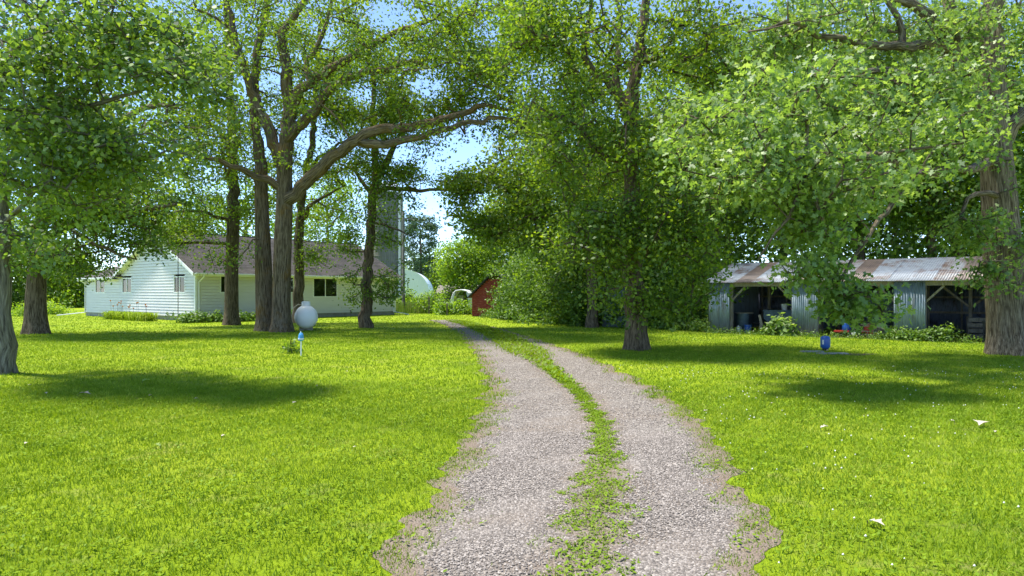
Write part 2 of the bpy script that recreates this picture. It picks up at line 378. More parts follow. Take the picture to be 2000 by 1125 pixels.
# ------------------------------------------------------------------ grass
def blades(n, y0, y1, h, wd, name, label, spread=1.1, med_h=.7):
    y = np.sqrt(rng.uniform(y0 ** 2, y1 ** 2, n)); x = y * rng.uniform(-spread, spread, n)
    keep = rng.uniform(0, 1, n) < grass_mask(x, y) ** 1.5; keep &= rng.uniform(0, 1, n) < np.clip(np.minimum((y - y0 + .5) / (.25 * y0), (y1 - y) / (.3 * y1)), 0, 1)
    patch = .60 + .3 * vnoise(x, y, 1.9, 4) + .25 * vnoise(x, y, 5.7, 1) 
    keep &= rng.uniform(0, 1, n) < np.clip(patch + .25, .25, 1)
    x, y = x[keep], y[keep]; n = len(x)
    inside = (x > xl(y) - .05) & (x < xr(y) + .05)
    hh = h * rng.uniform(.5, 1.3, n) * np.where(inside, np.where(y > 11, 1.25, med_h), 1); ww = wd * rng.uniform(.7, 1.4, n)
    a = rng.uniform(0, 6.28, n); la = rng.uniform(0, 6.28, n); ln = rng.uniform(.1, 1.1, n) * hh
    B = np.stack([x, y, np.where(inside, .012, .002)], 1)
    s = np.stack([np.cos(a), np.sin(a), np.zeros(n)], 1) * ww[:, None] / 2
    T = B + np.stack([np.cos(la) * ln, np.sin(la) * ln, hh], 1)
    V = np.stack([B - s, B + s, T], 1).reshape(-1, 3)
    tt = np.clip(.45 + .16 * vnoise(x, y, .55) + .18 * vnoise(x, y, 2.7) + .10 * vnoise(x, y, 6.1, 3) + rng.normal(0, .2, n), 0, 1)
    return tag(mesh_np(name, V, [np.arange(3 * n).reshape(-1, 3)], M_grass, attrs={'t': ('FLOAT', 'FACE', tt)}), label, 'grass', kind='stuff')
blades(590000, 2.6, 14, .038, .0085, 'lawn_grass', 'short bright mown grass around the gravel driveway')
blades(370000, 8.5, 33, .048, .018, 'lawn_grass', 'short mown grass under the oak trees', spread=1.0)
blades(125000, 22, 70, .06, .045, 'lawn_grass', 'mown grass in front of the white house and red shed', spread=1.0)

# broad weed leaves in the median and clover heads
def flat_leaves(name, label, cat, x, y, size, mat, z=.02, tilt=.5, kk=3):
    n = len(x); a = rng.uniform(0, 6.28, n); s = size * rng.uniform(.6, 1.3, n); tl = rng.uniform(0, tilt, n)
    base = np.array([[0, 0], [.5, .28], [1, 0], [.5, -.28]])
    ca, sa = np.cos(a)[:, None], np.sin(a)[:, None]
    bx = base[None, :, 0] * s[:, None]; by = base[None, :, 1] * s[:, None]
    V = np.stack([x[:, None] + bx * ca - by * sa, y[:, None] + bx * sa + by * ca, z + bx * np.sin(tl)[:, None]], -1).reshape(-1, 3)
    return tag(mesh_np(name, V, [np.arange(4 * n).reshape(-1, 4)], mat, attrs={'t': ('FLOAT', 'FACE', rng.uniform(.05, .6, n))}), label, cat, kind='stuff')
n = 60000
y = np.sqrt(rng.uniform(3.4 ** 2, 16 ** 2, n)); m0 = np.interp(y, My, Mx0); m1 = np.interp(y, My, Mw0)
x = m0 + (m1 - m0) * rng.uniform(-.3, 1.3, n)
k = rng.uniform(0, 1, n) < np.clip(grass_mask(x, y) - .25, 0, 1) * .75
flat_leaves('driveway_weeds', 'low leafy weeds growing between the two wheel tracks', 'weeds', x[k], y[k], .034, M_grass)
n = 24000
y = np.sqrt(rng.uniform(13 ** 2, 41 ** 2, n)); m0 = np.interp(y, My, Mx0); m1 = np.interp(y, My, Mw0); x = m0 + (m1 - m0) * rng.uniform(-.3, 1.3, n)
k = rng.uniform(0, 1, n) < np.clip(grass_mask(x, y) - .35, 0, 1) * .6
flat_leaves('driveway_weeds', 'grassy strip between the wheel tracks farther along the drive', 'weeds', x[k], y[k], .085, M_grass, z=.03, tilt=1.2)
n = 26000
y = np.sqrt(rng.uniform(3.4 ** 2, 13 ** 2, n)); x = y * rng.uniform(-.78, .78, n); gm = grass_mask(x, y)
k = (rng.uniform(0, 1, n) < gm) & (vnoise(x, y, 1.3, 8) > -.2)
flat_leaves('lawn_weeds', 'clover and plantain leaves mixed into the near lawn', 'weeds', x[k], y[k], .04, M_grass, z=.03)
n = 800
y = np.sqrt(rng.uniform(4 ** 2, 16 ** 2, n)); x = y * rng.uniform(-.3, .78, n); k = (grass_mask(x, y) > .9) & (x > 1.5) & (vnoise(x, y, .9, 2) > -.1)
x, y = x[k], y[k]; n = len(x); s = rng.uniform(.006, .012, n)
base = np.array([[1, 0, 0], [0, 1, 0], [-1, 0, 0], [0, -1, 0], [0, 0, 1], [0, 0, -1]])
V = base[None] * s[:, None, None] + np.stack([x, y, np.full(n, .055)], 1)[:, None]
f = np.array([[0, 1, 4], [1, 2, 4], [2, 3, 4], [3, 0, 4], [1, 0, 5], [2, 1, 5], [3, 2, 5], [0, 3, 5]])
tag(mesh_np('clover_flowers', V.reshape(-1, 3), [((np.arange(n) * 6)[:, None, None] + f[None]).reshape(-1, 3)], M_clover),
    'tiny white clover heads dotted over the lawn', 'clover', kind='stuff')

# ------------------------------------------------------------------ leaves and trees
OAK = np.array([[0, 0, 0], [.26, .24, .05], [.38, .08, .02], [.58, .36, .06], [.70, .13, .02], [1, 0, -.05],
                [.70, -.13, .02], [.58, -.36, .06], [.38, -.08, .02], [.26, -.24, .05]])
HEART = np.array([[0, 0, 0], [.05, .22, .02], [.25, .40, .05], [.55, .30, .03], [1, 0, -.06], [.55, -.30, .03], [.25, -.40, .05], [.05, -.22, .02]])
QUAD = np.array([[0, 0, 0], [.55, .34, .07], [1, 0, -.05], [.5, -.34, .07]])
HEX = np.array([[0, 0, 0], [.3, .24, .05], [.75, .30, .04], [1, 0, -.05], [.75, -.30, .04], [.3, -.24, .05]])
NEEDLE = np.array([[0, 0, 0], [.5, .10, .02], [1, 0, 0], [.5, -.10, .02]])

def leaf_set(C, per, sig, size, rg, up=.55, tbase=.5, tvar=.2, flat=.65):
    """leaves gathered in clumps round the centres C"""
    n = len(C) * per; ci = np.repeat(np.arange(len(C)), per)
    off = rg.normal(0, 1, (n, 3)) * sig * np.array([1, 1, flat])
    pos = C[ci] + off
    nr = rg.normal(0, 1, (n, 3)) * .62; nr[:, 2] += up
    nr += off / sig * .22
    nr /= np.linalg.norm(nr, axis=1, keepdims=True)
    tg = rg.normal(0, 1, (n, 3)); tg[:, 2] -= .35; tg -= nr * (tg * nr).sum(1, keepdims=True); tg /= np.linalg.norm(tg, axis=1, keepdims=True)
    bt = np.cross(nr, tg)
    s = size * rg.uniform(.65, 1.25, n)
    cl = rg.normal(0, .14, len(C))
    t = np.clip(tbase + cl[ci] + rg.normal(0, tvar, n), 0, 1)
    return dict(pos=pos, R=np.stack([tg, bt, nr], -1), s=s, t=t)
def leaf_mesh(name, L, shape, mat, parent, sel=None):
    pos, Rm, s, t = L['pos'], L['R'], L['s'], L['t']
    if sel is not None: pos, Rm, s, t = pos[sel], Rm[sel], s[sel], t[sel]
    K = len(shape); n = len(pos)
    V = np.einsum('nij,kj->nki', Rm, shape) * s[:, None, None] + pos[:, None]
    o = mesh_np(name, V.reshape(-1, 3), [np.arange(n * K).reshape(-1, K)], mat, parent, attrs={'t': ('FLOAT', 'FACE', t)})
    o['kind'] = 'stuff'; return o

def catmull(pts, rad, step):
    pts = [np.array(p) for p in pts]; out = []; orad = []
    q = [2 * pts[0] - pts[1]] + pts + [2 * pts[-1] - pts[-2]]
    for i in range(1, len(q) - 2):
        L = np.linalg.norm(q[i + 1] - q[i]); m = max(1, int(L / step))
        for j in range(m):
            s = j / m
            p = .5 * ((2 * q[i]) + (-q[i - 1] + q[i + 1]) * s + (2 * q[i - 1] - 5 * q[i] + 4 * q[i + 1] - q[i + 2]) * s * s + (-q[i - 1] + 3 * q[i] - 3 * q[i + 1] + q[i + 2]) * s ** 3)
            out.append(p); orad.append(rad[i - 1] + (rad[i] - rad[i - 1]) * s)
    out.append(pts[-1]); orad.append(rad[-1]); return out, orad

class Skel:
    def __init__(s, rg): s.p = []; s.par = []; s.r = []; s.fix = []; s.rg = rg
    def limb(s, pts, r0, r1, flare=0, attach=True, bottom=False):
        n = len(pts); rad = [r0 + (r1 - r0) * (i / (n - 1)) ** 1.15 for i in range(n)]
        step = .3 if r0 > .2 else .4
        q, rr = catmull(pts, rad, step)
        prev = -1
        if attach and s.p:
            dd = np.linalg.norm(np.array(s.p) - q[0], axis=1); prev = int(dd.argmin())
        for i, (a, b) in enumerate(zip(q, rr)):
            wob = s.rg.normal(0, .03 + .12 * min(b, .1), 3) if (i > 0 and b < .3) else np.zeros(3)
            if flare and a[2] < 1.3: b = b * (1 + flare * math.exp(-max(a[2], 0) / .32))
            s.p.append(a + wob); s.par.append(prev); s.r.append(b); s.fix.append(True); prev = len(s.p) - 1
    def grow(s, C, rtip=.017, step=.55, droop=.15, zmin=1.8):
        """attach each clump centre to the nearest wood with a curved branch"""
        Pn = np.array(s.p); use = Pn[:, 2] > zmin if (Pn[:, 2] > zmin).any() else np.ones(len(Pn), bool)
        buf = np.zeros((len(C) * 14 + len(Pn) + 10, 3)); ok = np.zeros(len(buf), bool); n = len(Pn)
        buf[:n] = Pn; ok[:n] = use
        d0 = np.array([np.linalg.norm(Pn[use] - c, axis=1).min() for c in C])
        for ci in np.argsort(d0):
            c = C[ci]
            df = buf[:n] - c; dist = np.sqrt((df ** 2).sum(1)) + np.maximum(df[:, 2], 0) * .35
            dist[~ok[:n]] = 1e9
            j = int(dist.argmin()); a = buf[j]; L = np.linalg.norm(c - a); m = min(12, max(1, int(L / step)))
            mid = (a + c) / 2 + s.rg.normal(0, .13, 3) * L + np.array([0, 0, droop * L])
            prev = j
            for i in range(1, m + 1):
                tt = i / m; q = (1 - tt) ** 2 * a + 2 * tt * (1 - tt) * mid + tt * tt * c
                if i < m: q = q + s.rg.normal(0, .05, 3)
                s.p.append(q); s.par.append(prev); s.r.append(0); s.fix.append(False)
                buf[n] = q; ok[n] = True; prev = n; n += 1
        # twigs fanning out inside each clump
        ch = np.zeros(len(s.p))
        for i in range(len(s.p) - 1, -1, -1):
            if not s.fix[i]:
                ri = max(rtip, ch[i] ** (1 / 2.3)); s.r[i] = min(ri, .13)
            pi = s.par[i]
            if pi >= 0: ch[pi] += s.r[i] ** 2.3
        for i in range(len(s.p)):
            if s.par[i] >= 0: s.r[i] = min(s.r[i], s.r[s.par[i]] * 1.0) if not s.fix[i] else s.r[i]
    def twigs(s, C, k, ln):
        n0 = len(s.p); Pn = np.array(s.p)
        for c in C:
            j = int(((Pn - c) ** 2).sum(1).argmin())
            for _ in range(k):
                v = s.rg.normal(0, 1, 3); v[2] *= .6; v *= ln / np.linalg.norm(v) * s.rg.uniform(.6, 1.2)
                s.p.append(Pn[j] + v); s.par.append(j); s.r.append(.007); s.fix.append(False)
    def mesh(s, name, mat, parent, big=26):
        n = len(s.p); kids = [[] for _ in range(n)]
        for i, p in enumerate(s.par):
            if p >= 0: kids[p].append(i)
        V = []; Fq = []; bk = []; nv = 0; seen = set()
        starts = [i for i in range(n) if s.par[i] < 0]
        stack = [(None, i) for i in starts]
        while stack:
            pr, i = stack.pop()
            chain = [] if pr is None else [(s.p[pr], min(s.r[pr], s.r[i] * 1.15))]
            while True:
                chain.append((s.p[i], s.r[i])); ks = kids[i]
                if not ks: break
                main = max(ks, key=lambda q: s.r[q])
                for q in ks:
                    if q != main: stack.append((i, q))
                i = main
            if len(chain) < 2: continue
            rm = max(c[1] for c in chain[:3])
            ns = big if rm > .2 else (10 if rm > .08 else (6 if rm > .03 else 3))
            pts = np.array([c[0] for c in chain]); rad = np.array([c[1] for c in chain])
            tan = np.gradient(pts, axis=0); tan /= np.linalg.norm(tan, axis=1, keepdims=True) + 1e-9
            ref = np.array([1., 0, 0]) if abs(tan[0][0]) < .8 else np.array([0, 1., 0])
            ang = np.arange(ns) * 2 * np.pi / ns; length = 0; ph = s.rg.uniform(0, 6, 6)
            for k in range(len(pts)):
                t = tan[k]; ref = ref - t * ref.dot(t); ref /= np.linalg.norm(ref) + 1e-9; b = np.cross(t, ref)
                if k: length += np.linalg.norm(pts[k] - pts[k - 1])
                rr = np.full(ns, rad[k])
                if ns == big:
                    z = pts[k][2]
                    rr = rr * (1 + .045 * np.sin(9 * ang + ph[0] + .5 * length + np.sin(length * 1.7)) + .03 * np.sin(5 * ang + ph[1] - .8 * length) + .04 * np.sin(2 * ang + ph[2] + .4 * length))
                    rr = rr * (1 + .14 * math.exp(-max(z, 0) / .3) * np.sin(5 * ang + ph[3]) * (1 if pr is None else 0))
                ring = pts[k] + rr[:, None] * (np.cos(ang)[:, None] * ref + np.sin(ang)[:, None] * b)
                V.append(ring); bk.append(np.stack([np.cos(ang) * max(rad[k], .05), np.sin(ang) * max(rad[k], .05), np.full(ns, length) + ph[4] * 3], 1))
                if k:
                    a0 = nv - ns + np.arange(ns); a1 = nv - ns + (np.arange(ns) + 1) % ns; Fq.append(np.stack([a0, a1, a1 + ns, a0 + ns], 1))
                nv += ns
        return mesh_np(name, np.concatenate(V), [np.concatenate(Fq)], mat, parent, attrs={'bk': ('FLOAT_VECTOR', 'POINT', np.concatenate(bk))}, smooth=True)

def blob_points(b, rg):
    cx, cy, Y, rx, ry, rd, n = b; n = int(n * 1.6)
    c = np.array(P(cx, cy, Y)); ax = np.array([rx * Y / F, rd, ry * Y / F])
    v = rg.normal(0, 1, (n, 3)); v /= np.linalg.norm(v, axis=1, keepdims=True)
    q = c + v * (rg.uniform(0, 1, (n, 1)) ** .5) * ax * 1.2
    h = np.sin(q[:, 0] * 1.9 + q[:, 2] * 1.1) + np.sin(q[:, 2] * 2.3 - q[:, 1] * .7 + 1) + np.sin(q[:, 0] * .9 - q[:, 2] * 1.6 + q[:, 1] * .8 + 2)
    return q[h > -1.05]

def tree(name, label, limbs, blobs, bark, leaf, seed, size=.14, per=90, sig=.42, shape=QUAD, base=None, flare=.38,
         group=None, near=0, twigs=2, tbase=.5, dead=(), zmin=1.8, big=26, cat='tree', clear=.75):
    rg = np.random.default_rng(seed); S = Skel(rg); sig *= .86
    bp = base
    root = thing(name, label, cat, (bp[0], bp[1], 0), 0, group)
    for i, (pts, r0, r1) in enumerate(limbs):
        w_ = [np.array(P(*q)) if not isinstance(q, np.ndarray) else q for q in pts]
        if i == 0 or w_[0][2] < .3: w_[0][2] = -.15
        S.limb(w_, r0, r1, flare=flare if w_[0][2] < .3 else 0, attach=i > 0 and w_[0][2] > .3)
    C = np.concatenate([blob_points(b, rg) for b in blobs]); C = C[C[:, 2] > .7]
    hv = np.array([p for p, r in zip(S.p, S.r) if r > .07]); dm = np.array([((hv - c) ** 2).sum(1).min() for c in C]) ** .5
    C = C[dm > clear]; per = int(per * (.66 if size < .142 and shape is QUAD else .46))
    S.grow(C, zmin=zmin)
    if twigs: S.twigs(C, twigs, sig * 1.3)
    for (pts, r0, r1) in dead: S.limb([np.array(P(*q)) for q in pts], r0, r1)
    off = np.array([bp[0], bp[1], 0.])
    S.p = [p - off for p in S.p]
    S.mesh('trunk', bark, root, big)
    L = leaf_set(C - off, per, sig, size, rg, tbase=tbase)
    L['pos'][:, 2] = np.maximum(L['pos'][:, 2], .25)
    sel = np.ones(len(L['pos']), bool)
    if near:
        wp = L['pos'] + off; px = CX + F * wp[:, 0] / wp[:, 1]; py = HY - F * (wp[:, 2] - CH) / wp[:, 1]
        vis = (px > 0) & (px < 2000) & (py > 0) & (wp[:, 1] > 2)
        dist = np.where(vis, wp[:, 1], 1e9); pick = np.argsort(dist)[:near]; sel[pick] = False
        shp = [bpy.data.meshes.new('leaf') for _ in range(3)]
        for q, me in enumerate(shp):
            me.from_pydata([tuple(v) for v in shape], [], [tuple(range(len(shape)))])
            a = me.attributes.new('t', 'FLOAT', 'FACE'); a.data[0].value = (.3, .5, .75)[q]; me.materials.append(leaf)
        for q, i in enumerate(pick):
            o = link(bpy.data.objects.new('leaf', shp[q % 3]), root)
            Mx = Matrix(L['R'][i].tolist()).to_4x4(); o.matrix_local = Matrix.Translation(L['pos'][i].tolist()) @ Mx @ Matrix.Scale(float(L['s'][i]), 4)
    leaf_mesh('crown', L, shape, leaf, root, sel)
    return root

# --- the big two-stemmed oak in front of the house
B4 = G(535, 648)
tree('oak_tree', 'large two-stemmed oak with orange lichen beside the white gas tank', [
    ([(549, 648, 30.2), (550, 560, 30.2), (553, 470, 30.2), (556, 390, 30.2), (556, 310, 30.2), (565, 215, 30.2), (562, 150, 30), (551, 82, 30), (562, 50, 30), (600, -10, 30), (620, -90, 30)], .42, .10),
    ([(520, 645, 30.9), (515, 540, 30.9), (512, 430, 31), (509, 350, 31), (506, 290, 31), (497, 220, 31.2), (500, 120, 31.5), (520, 20, 32), (530, -90, 32)], .38, .10),
    ([(558, 395, 30.2), (600, 358, 29.8), (650, 306, 29.3), (700, 272, 28.9), (746, 253, 28.5), (813, 245, 28), (900, 220, 27.5), (948, 206, 27.2), (1000, 215, 27)], .29, .06),
    ([(700, 276, 28.9), (740, 282, 28.5), (789, 274, 28), (878, 249, 27.3), (956, 231, 26.8), (1010, 235, 26.5)], .19, .05),
    ([(562, 225, 30.2), (580, 190, 29.8), (605, 160, 29.3), (658, 128, 28.8), (700, 103, 28.4), (757, 71, 28), (800, 53, 27.6), (850, 35, 27.2)], .23, .06),
    ([(560, 275, 30.2), (590, 240, 30), (622, 206, 29.8), (645, 178, 29.6), (690, 146, 29.4), (757, 135, 29), (810, 121, 28.6), (878, 114, 28.2), (930, 120, 28)], .25, .06),
    ([(552, 330, 30.2), (535, 280, 30.3), (520, 242, 30.4), (498, 192, 30.5), (473, 117, 30.6), (458, 80, 30.6), (452, 30, 30.6), (430, -40, 30.6)], .27, .10),
    ([(550, 370, 30.2), (525, 352, 29.8), (498, 345, 29.4), (473, 331, 29), (427, 313, 28.6), (385, 309, 28.2)], .19, .06),
    ([(458, 80, 30.6), (440, 50, 30.2), (420, 36, 30), (380, 20, 29.6)], .10, .04),
    ([(605, 160, 29.3), (598, 120, 29.6), (620, 90, 29.6), (640, 40, 29.6), (655, -20, 29.6)], .14, .06),
], [(560, 40, 30, 130, 90, 4.5, 130), (470, 110, 31, 110, 110, 4, 90), (700, 60, 28.5, 130, 70, 3.5, 110), (830, 90, 27.8, 120, 65, 3, 110),
    (640, 190, 30, 130, 60, 3.5, 70), (900, 165, 27.5, 95, 60, 3, 95), (800, 195, 28.2, 120, 45, 3, 70), (430, 300, 29, 85, 55, 3, 60), (980, 205, 27, 80, 55, 2.5, 60),
    (560, 290, 30.5, 90, 60, 3, 40), (985, 70, 27.3, 90, 70, 3, 70), (600, -120, 30, 330, 100, 6, 60), (400, 200, 30, 80, 80, 3, 50), (520, 180, 32, 130, 110, 3, 70), (700, 180, 31, 120, 70, 3, 60), (900, 60, 28.5, 110, 60, 3, 60), (760, 200, 30.5, 140, 40, 2.5, 40), (860, 275, 28, 80, 22, 2, 22), (450, 510, 29.8, 50, 26, 1.2, 9)],
    M_barkm, M_oak, 11, base=B4, per=74, zmin=4, clear=1.0)
# --- slimmer oaks around it
B3 = G(452, 635)
tree('oak_tree', 'straight dark oak by the front corner of the white house', [
    ([(452, 636, 36.5), (453, 520, 36.5), (455, 420, 36.5), (455, 330, 36.5), (451, 220, 36.5), (446, 100, 36.5), (440, -20, 36.5)], .36, .12),
    ([(450, 476, 36.5), (420, 474, 35.8), (373, 473, 35), (330, 476, 34.4), (296, 480, 34)], .10, .03),
    ([(452, 432, 36.5), (425, 424, 35.6), (404, 415, 35), (345, 411, 34.4), (300, 420, 34)], .10, .03),
    ([(455, 300, 36.5), (420, 250, 36), (380, 215, 35.6), (340, 190, 35)], .14, .04)],
    [(350, 455, 34.6, 75, 26, 1.6, 34), (420, 395, 35.5, 70, 45, 2.2, 40), (400, 240, 35.5, 85, 60, 3, 60), (470, 330, 37, 70, 70, 3, 50), (400, 60, 36, 130, 120, 4, 110), (470, 430, 37.5, 60, 50, 2, 26)],
    M_bark, M_oak, 12, base=B3, per=85)
B5 = G(582, 631)
tree('oak_tree', 'slender oak directly behind the white gas tank', [
    ([(581, 631, 39), (583, 540, 39), (584, 450, 39), (590, 390, 39), (600, 330, 39), (612, 260, 39), (618, 160, 39), (625, 40, 39)], .30, .09),
    ([(586, 432, 39), (605, 405, 38.4), (632, 386, 38), (670, 365, 37.5)], .14, .05),
    ([(600, 330, 39), (650, 290, 39), (700, 260, 39)], .12, .04)],
    [(600, 420, 39, 60, 40, 2, 34), (660, 345, 38, 80, 45, 2.5, 55), (610, 500, 38.5, 30, 30, 1, 12), (640, 230, 39, 110, 60, 3, 70), (620, 90, 39, 110, 90, 3, 70)],
    M_bark, M_oak, 13, base=B5, per=80, tbase=.62)
B6 = G(716, 640)
tree('oak_tree', 'leaning slim oak with leafy low shoots at the house end', [
    ([(715, 640, 33.8), (718, 560, 33.8), (721, 480, 33.8), (727, 400, 33.8), (734, 345, 33.8), (731, 290, 33.8), (728, 210, 33.8), (735, 120, 33.8)], .28, .10),
    ([(735, 345, 33.8), (752, 318, 33.6), (764, 296, 33.4), (785, 262, 33.2), (810, 220, 33)], .20, .06),
    ([(733, 375, 33.8), (745, 370, 33.4), (780, 368, 33), (820, 373, 32.6), (860, 371, 32.3), (899, 367, 32), (945, 378, 31.8)], .13, .03),
    ([(730, 385, 33.8), (712, 360, 33.8), (690, 330, 34), (665, 318, 34)], .12, .04),
    ([(724, 435, 33.8), (760, 442, 33), (790, 455, 32.6), (815, 468, 32.3)], .07, .02)],
    [(700, 340, 34, 65, 40, 2, 44), (790, 345, 33, 45, 22, 1.6, 26), (815, 385, 32.8, 45, 20, 1.4, 22), (770, 320, 32.6, 50, 34, 1.2, 26), (765, 375, 32.6, 36, 22, 1.2, 14), (910, 360, 32, 60, 24, 1.6, 30), (770, 240, 33, 90, 45, 2.5, 52), (765, 300, 32.6, 60, 40, 1.4, 30), (690, 400, 33.8, 40, 30, 1.4, 16),
     (760, 480, 33.2, 36, 40, 1.2, 24), (688, 470, 33.6, 30, 34, 1.2, 16), (700, 548, 33.2, 24, 30, .8, 12), (758, 560, 33, 26, 34, .9, 14), (740, 420, 33.6, 36, 28, 1.2, 16), (690, 590, 33.2, 12, 16, .5, 4), (730, 130, 34, 110, 60, 3, 50)],
    M_bark, M_oak, 14, base=B6, per=75, sig=.36, tbase=.52)
# --- left side
B2 = G(72, 652)
tree('oak_tree', 'thick stubby oak left of the white house with a low dark crown', [
    ([(72, 652, 28.8), (70, 590, 28.8), (73, 520, 28.8), (80, 440, 28.8), (92, 350, 28.8), (100, 240, 28.8), (95, 100, 29)], .41, .12),
    ([(78, 470, 28.8), (130, 440, 28.2), (190, 425, 27.8), (250, 420, 27.4), (300, 405, 27), (345, 400, 26.8)], .20, .05),
    ([(80, 430, 28.8), (140, 340, 28.4), (200, 270, 28.2), (270, 215, 28), (340, 205, 27.6)], .22, .06),
    ([(130, 440, 28.2), (190, 480, 27.4), (240, 495, 27), (270, 505, 26.8)], .09, .03),
    ([(78, 480, 28.8), (40, 420, 28.6), (-20, 380, 28.4)], .16, .05)],
    [(180, 430, 27.6, 120, 50, 2.5, 120), (110, 500, 28, 80, 45, 2.2, 60), (260, 410, 27.2, 90, 45, 2.2, 80), (230, 300, 28, 140, 60, 3, 90), (60, 380, 28.5, 100, 90, 3, 80), (150, 200, 29, 160, 90, 3.5, 70), (290, 480, 27, 40, 16, 1, 8), (320, 235, 27.8, 50, 25, 2, 14)],
    M_bark, M_wood, 15, base=B2, per=90, tbase=.5, zmin=3)
B1 = G(4, 728)
tree('poplar_tree', 'grey-barked poplar with heart-shaped leaves leaning over the lawn', [
    ([(2, 730, 14.7), (2, 640, 14.7), (0, 540, 14.7), (4, 440, 14.6), (-10, 320, 14.6), (-30, 180, 14.5), (-40, 20, 14.5), (-40, -150, 14.5)], .22, .09),
    ([(4, 440, 14.6), (40, 400, 13.9), (107, 340, 13.2), (170, 300, 12.8), (225, 276, 12.5), (290, 262, 12.2)], .055, .015),
    ([(-20, 240, 14.5), (0, 135, 13.6), (60, 80, 13), (100, 42, 12.6), (135, 15, 12.3), (180, -10, 12)], .075, .03),
    ([(-30, 180, 14.5), (60, 120, 13.4), (160, 60, 12.8), (250, 45, 12.4), (330, 70, 12.1)], .06, .015),
    ([(0, 300, 14.6), (100, 230, 13.4), (200, 200, 12.8), (300, 170, 12.4), (400, 160, 12.1)], .06, .015)],
    [(120, 120, 13, 160, 110, 1.8, 70), (260, 70, 12.4, 130, 60, 1.3, 48), (130, 330, 13.4, 140, 95, 1.6, 78), (250, 290, 12.8, 90, 60, 1.2, 36), (60, 470, 14.4, 60, 40, 1, 10), (330, 160, 12.3, 110, 40, 1.1, 30),
     (60, 230, 14, 100, 120, 1.8, 40), (-40, -80, 14.5, 260, 90, 2.6, 30), (440, 165, 12.2, 50, 18, .6, 7)],
    M_barkp, M_pop, 16, base=B1, size=.098, per=112, sig=.33, shape=HEART, clear=.2, near=150, flare=.35, cat='tree')
# --- right of the drive
B7 = G(1242, 682)
tree('oak_tree', 'broad oak standing alone on the lawn right of the driveway', [
    ([(1242, 683, 20.8), (1240, 600, 20.8), (1237, 500, 20.8), (1235, 400, 20.8), (1233, 300, 20.8), (1233, 213, 20.8), (1238, 150, 20.8), (1250, 80, 20.8), (1262, 0, 20.8), (1270, -110, 21)], .31, .09),
    ([(1236, 170, 20.8), (1251, 124, 20.6), (1290, 107, 20.3), (1315, 80, 20), (1350, 40, 19.7)], .12, .04),
    ([(1233, 225, 20.8), (1207, 171, 21), (1208, 117, 21.2), (1210, 60, 21.4), (1200, -20, 21.5)], .13, .05),
    ([(1233, 240, 20.8), (1184, 160, 20.6), (1141, 117, 20.4), (1141, 71, 20.3), (1158, 30, 20.2), (1150, -40, 20)], .14, .05),
    ([(1234, 330, 20.8), (1160, 292, 20.4), (1135, 250, 20.2), (1105, 236, 20), (1040, 200, 19.6)], .11, .03),
    ([(1236, 440, 20.8), (1180, 430, 20), (1130, 450, 19.4), (1090, 480, 19)], .08, .02),
    ([(1236, 430, 20.8), (1300, 400, 20.2), (1360, 375, 19.8), (1410, 372, 19.6)], .09, .03)],
    [(1200, 60, 20.8, 150, 80, 3.5, 120), (1090, 130, 20.2, 110, 90, 2.6, 80), (1330, 100, 20, 100, 90, 2.6, 70), (1200, 300, 20, 140, 80, 2.6, 120), (1130, 260, 20.4, 110, 70, 2.2, 60), (1250, 420, 19.4, 130, 70, 1.8, 80), (1170, 480, 19.2, 90, 45, 1.4, 34),
     (1310, 490, 19.4, 80, 50, 1.6, 48), (1250, 540, 19.2, 80, 36, 1.2, 24), (1340, 560, 19.6, 60, 36, 1, 22), (1190, 570, 19.4, 36, 26, .8, 10), (1280, 600, 19.7, 60, 18, .8, 14), (1330, 300, 20.4, 100, 80, 2.2, 60), (1045, 60, 20, 80, 80, 2.2, 45), (1400, 190, 20.5, 90, 80, 2.2, 40), (1230, -110, 21, 240, 80, 4, 45)],
    M_bark, M_oak, 17, base=B7, size=.125, per=84, sig=.40, clear=.9, tbase=.5)
B8 = G(1972, 691)
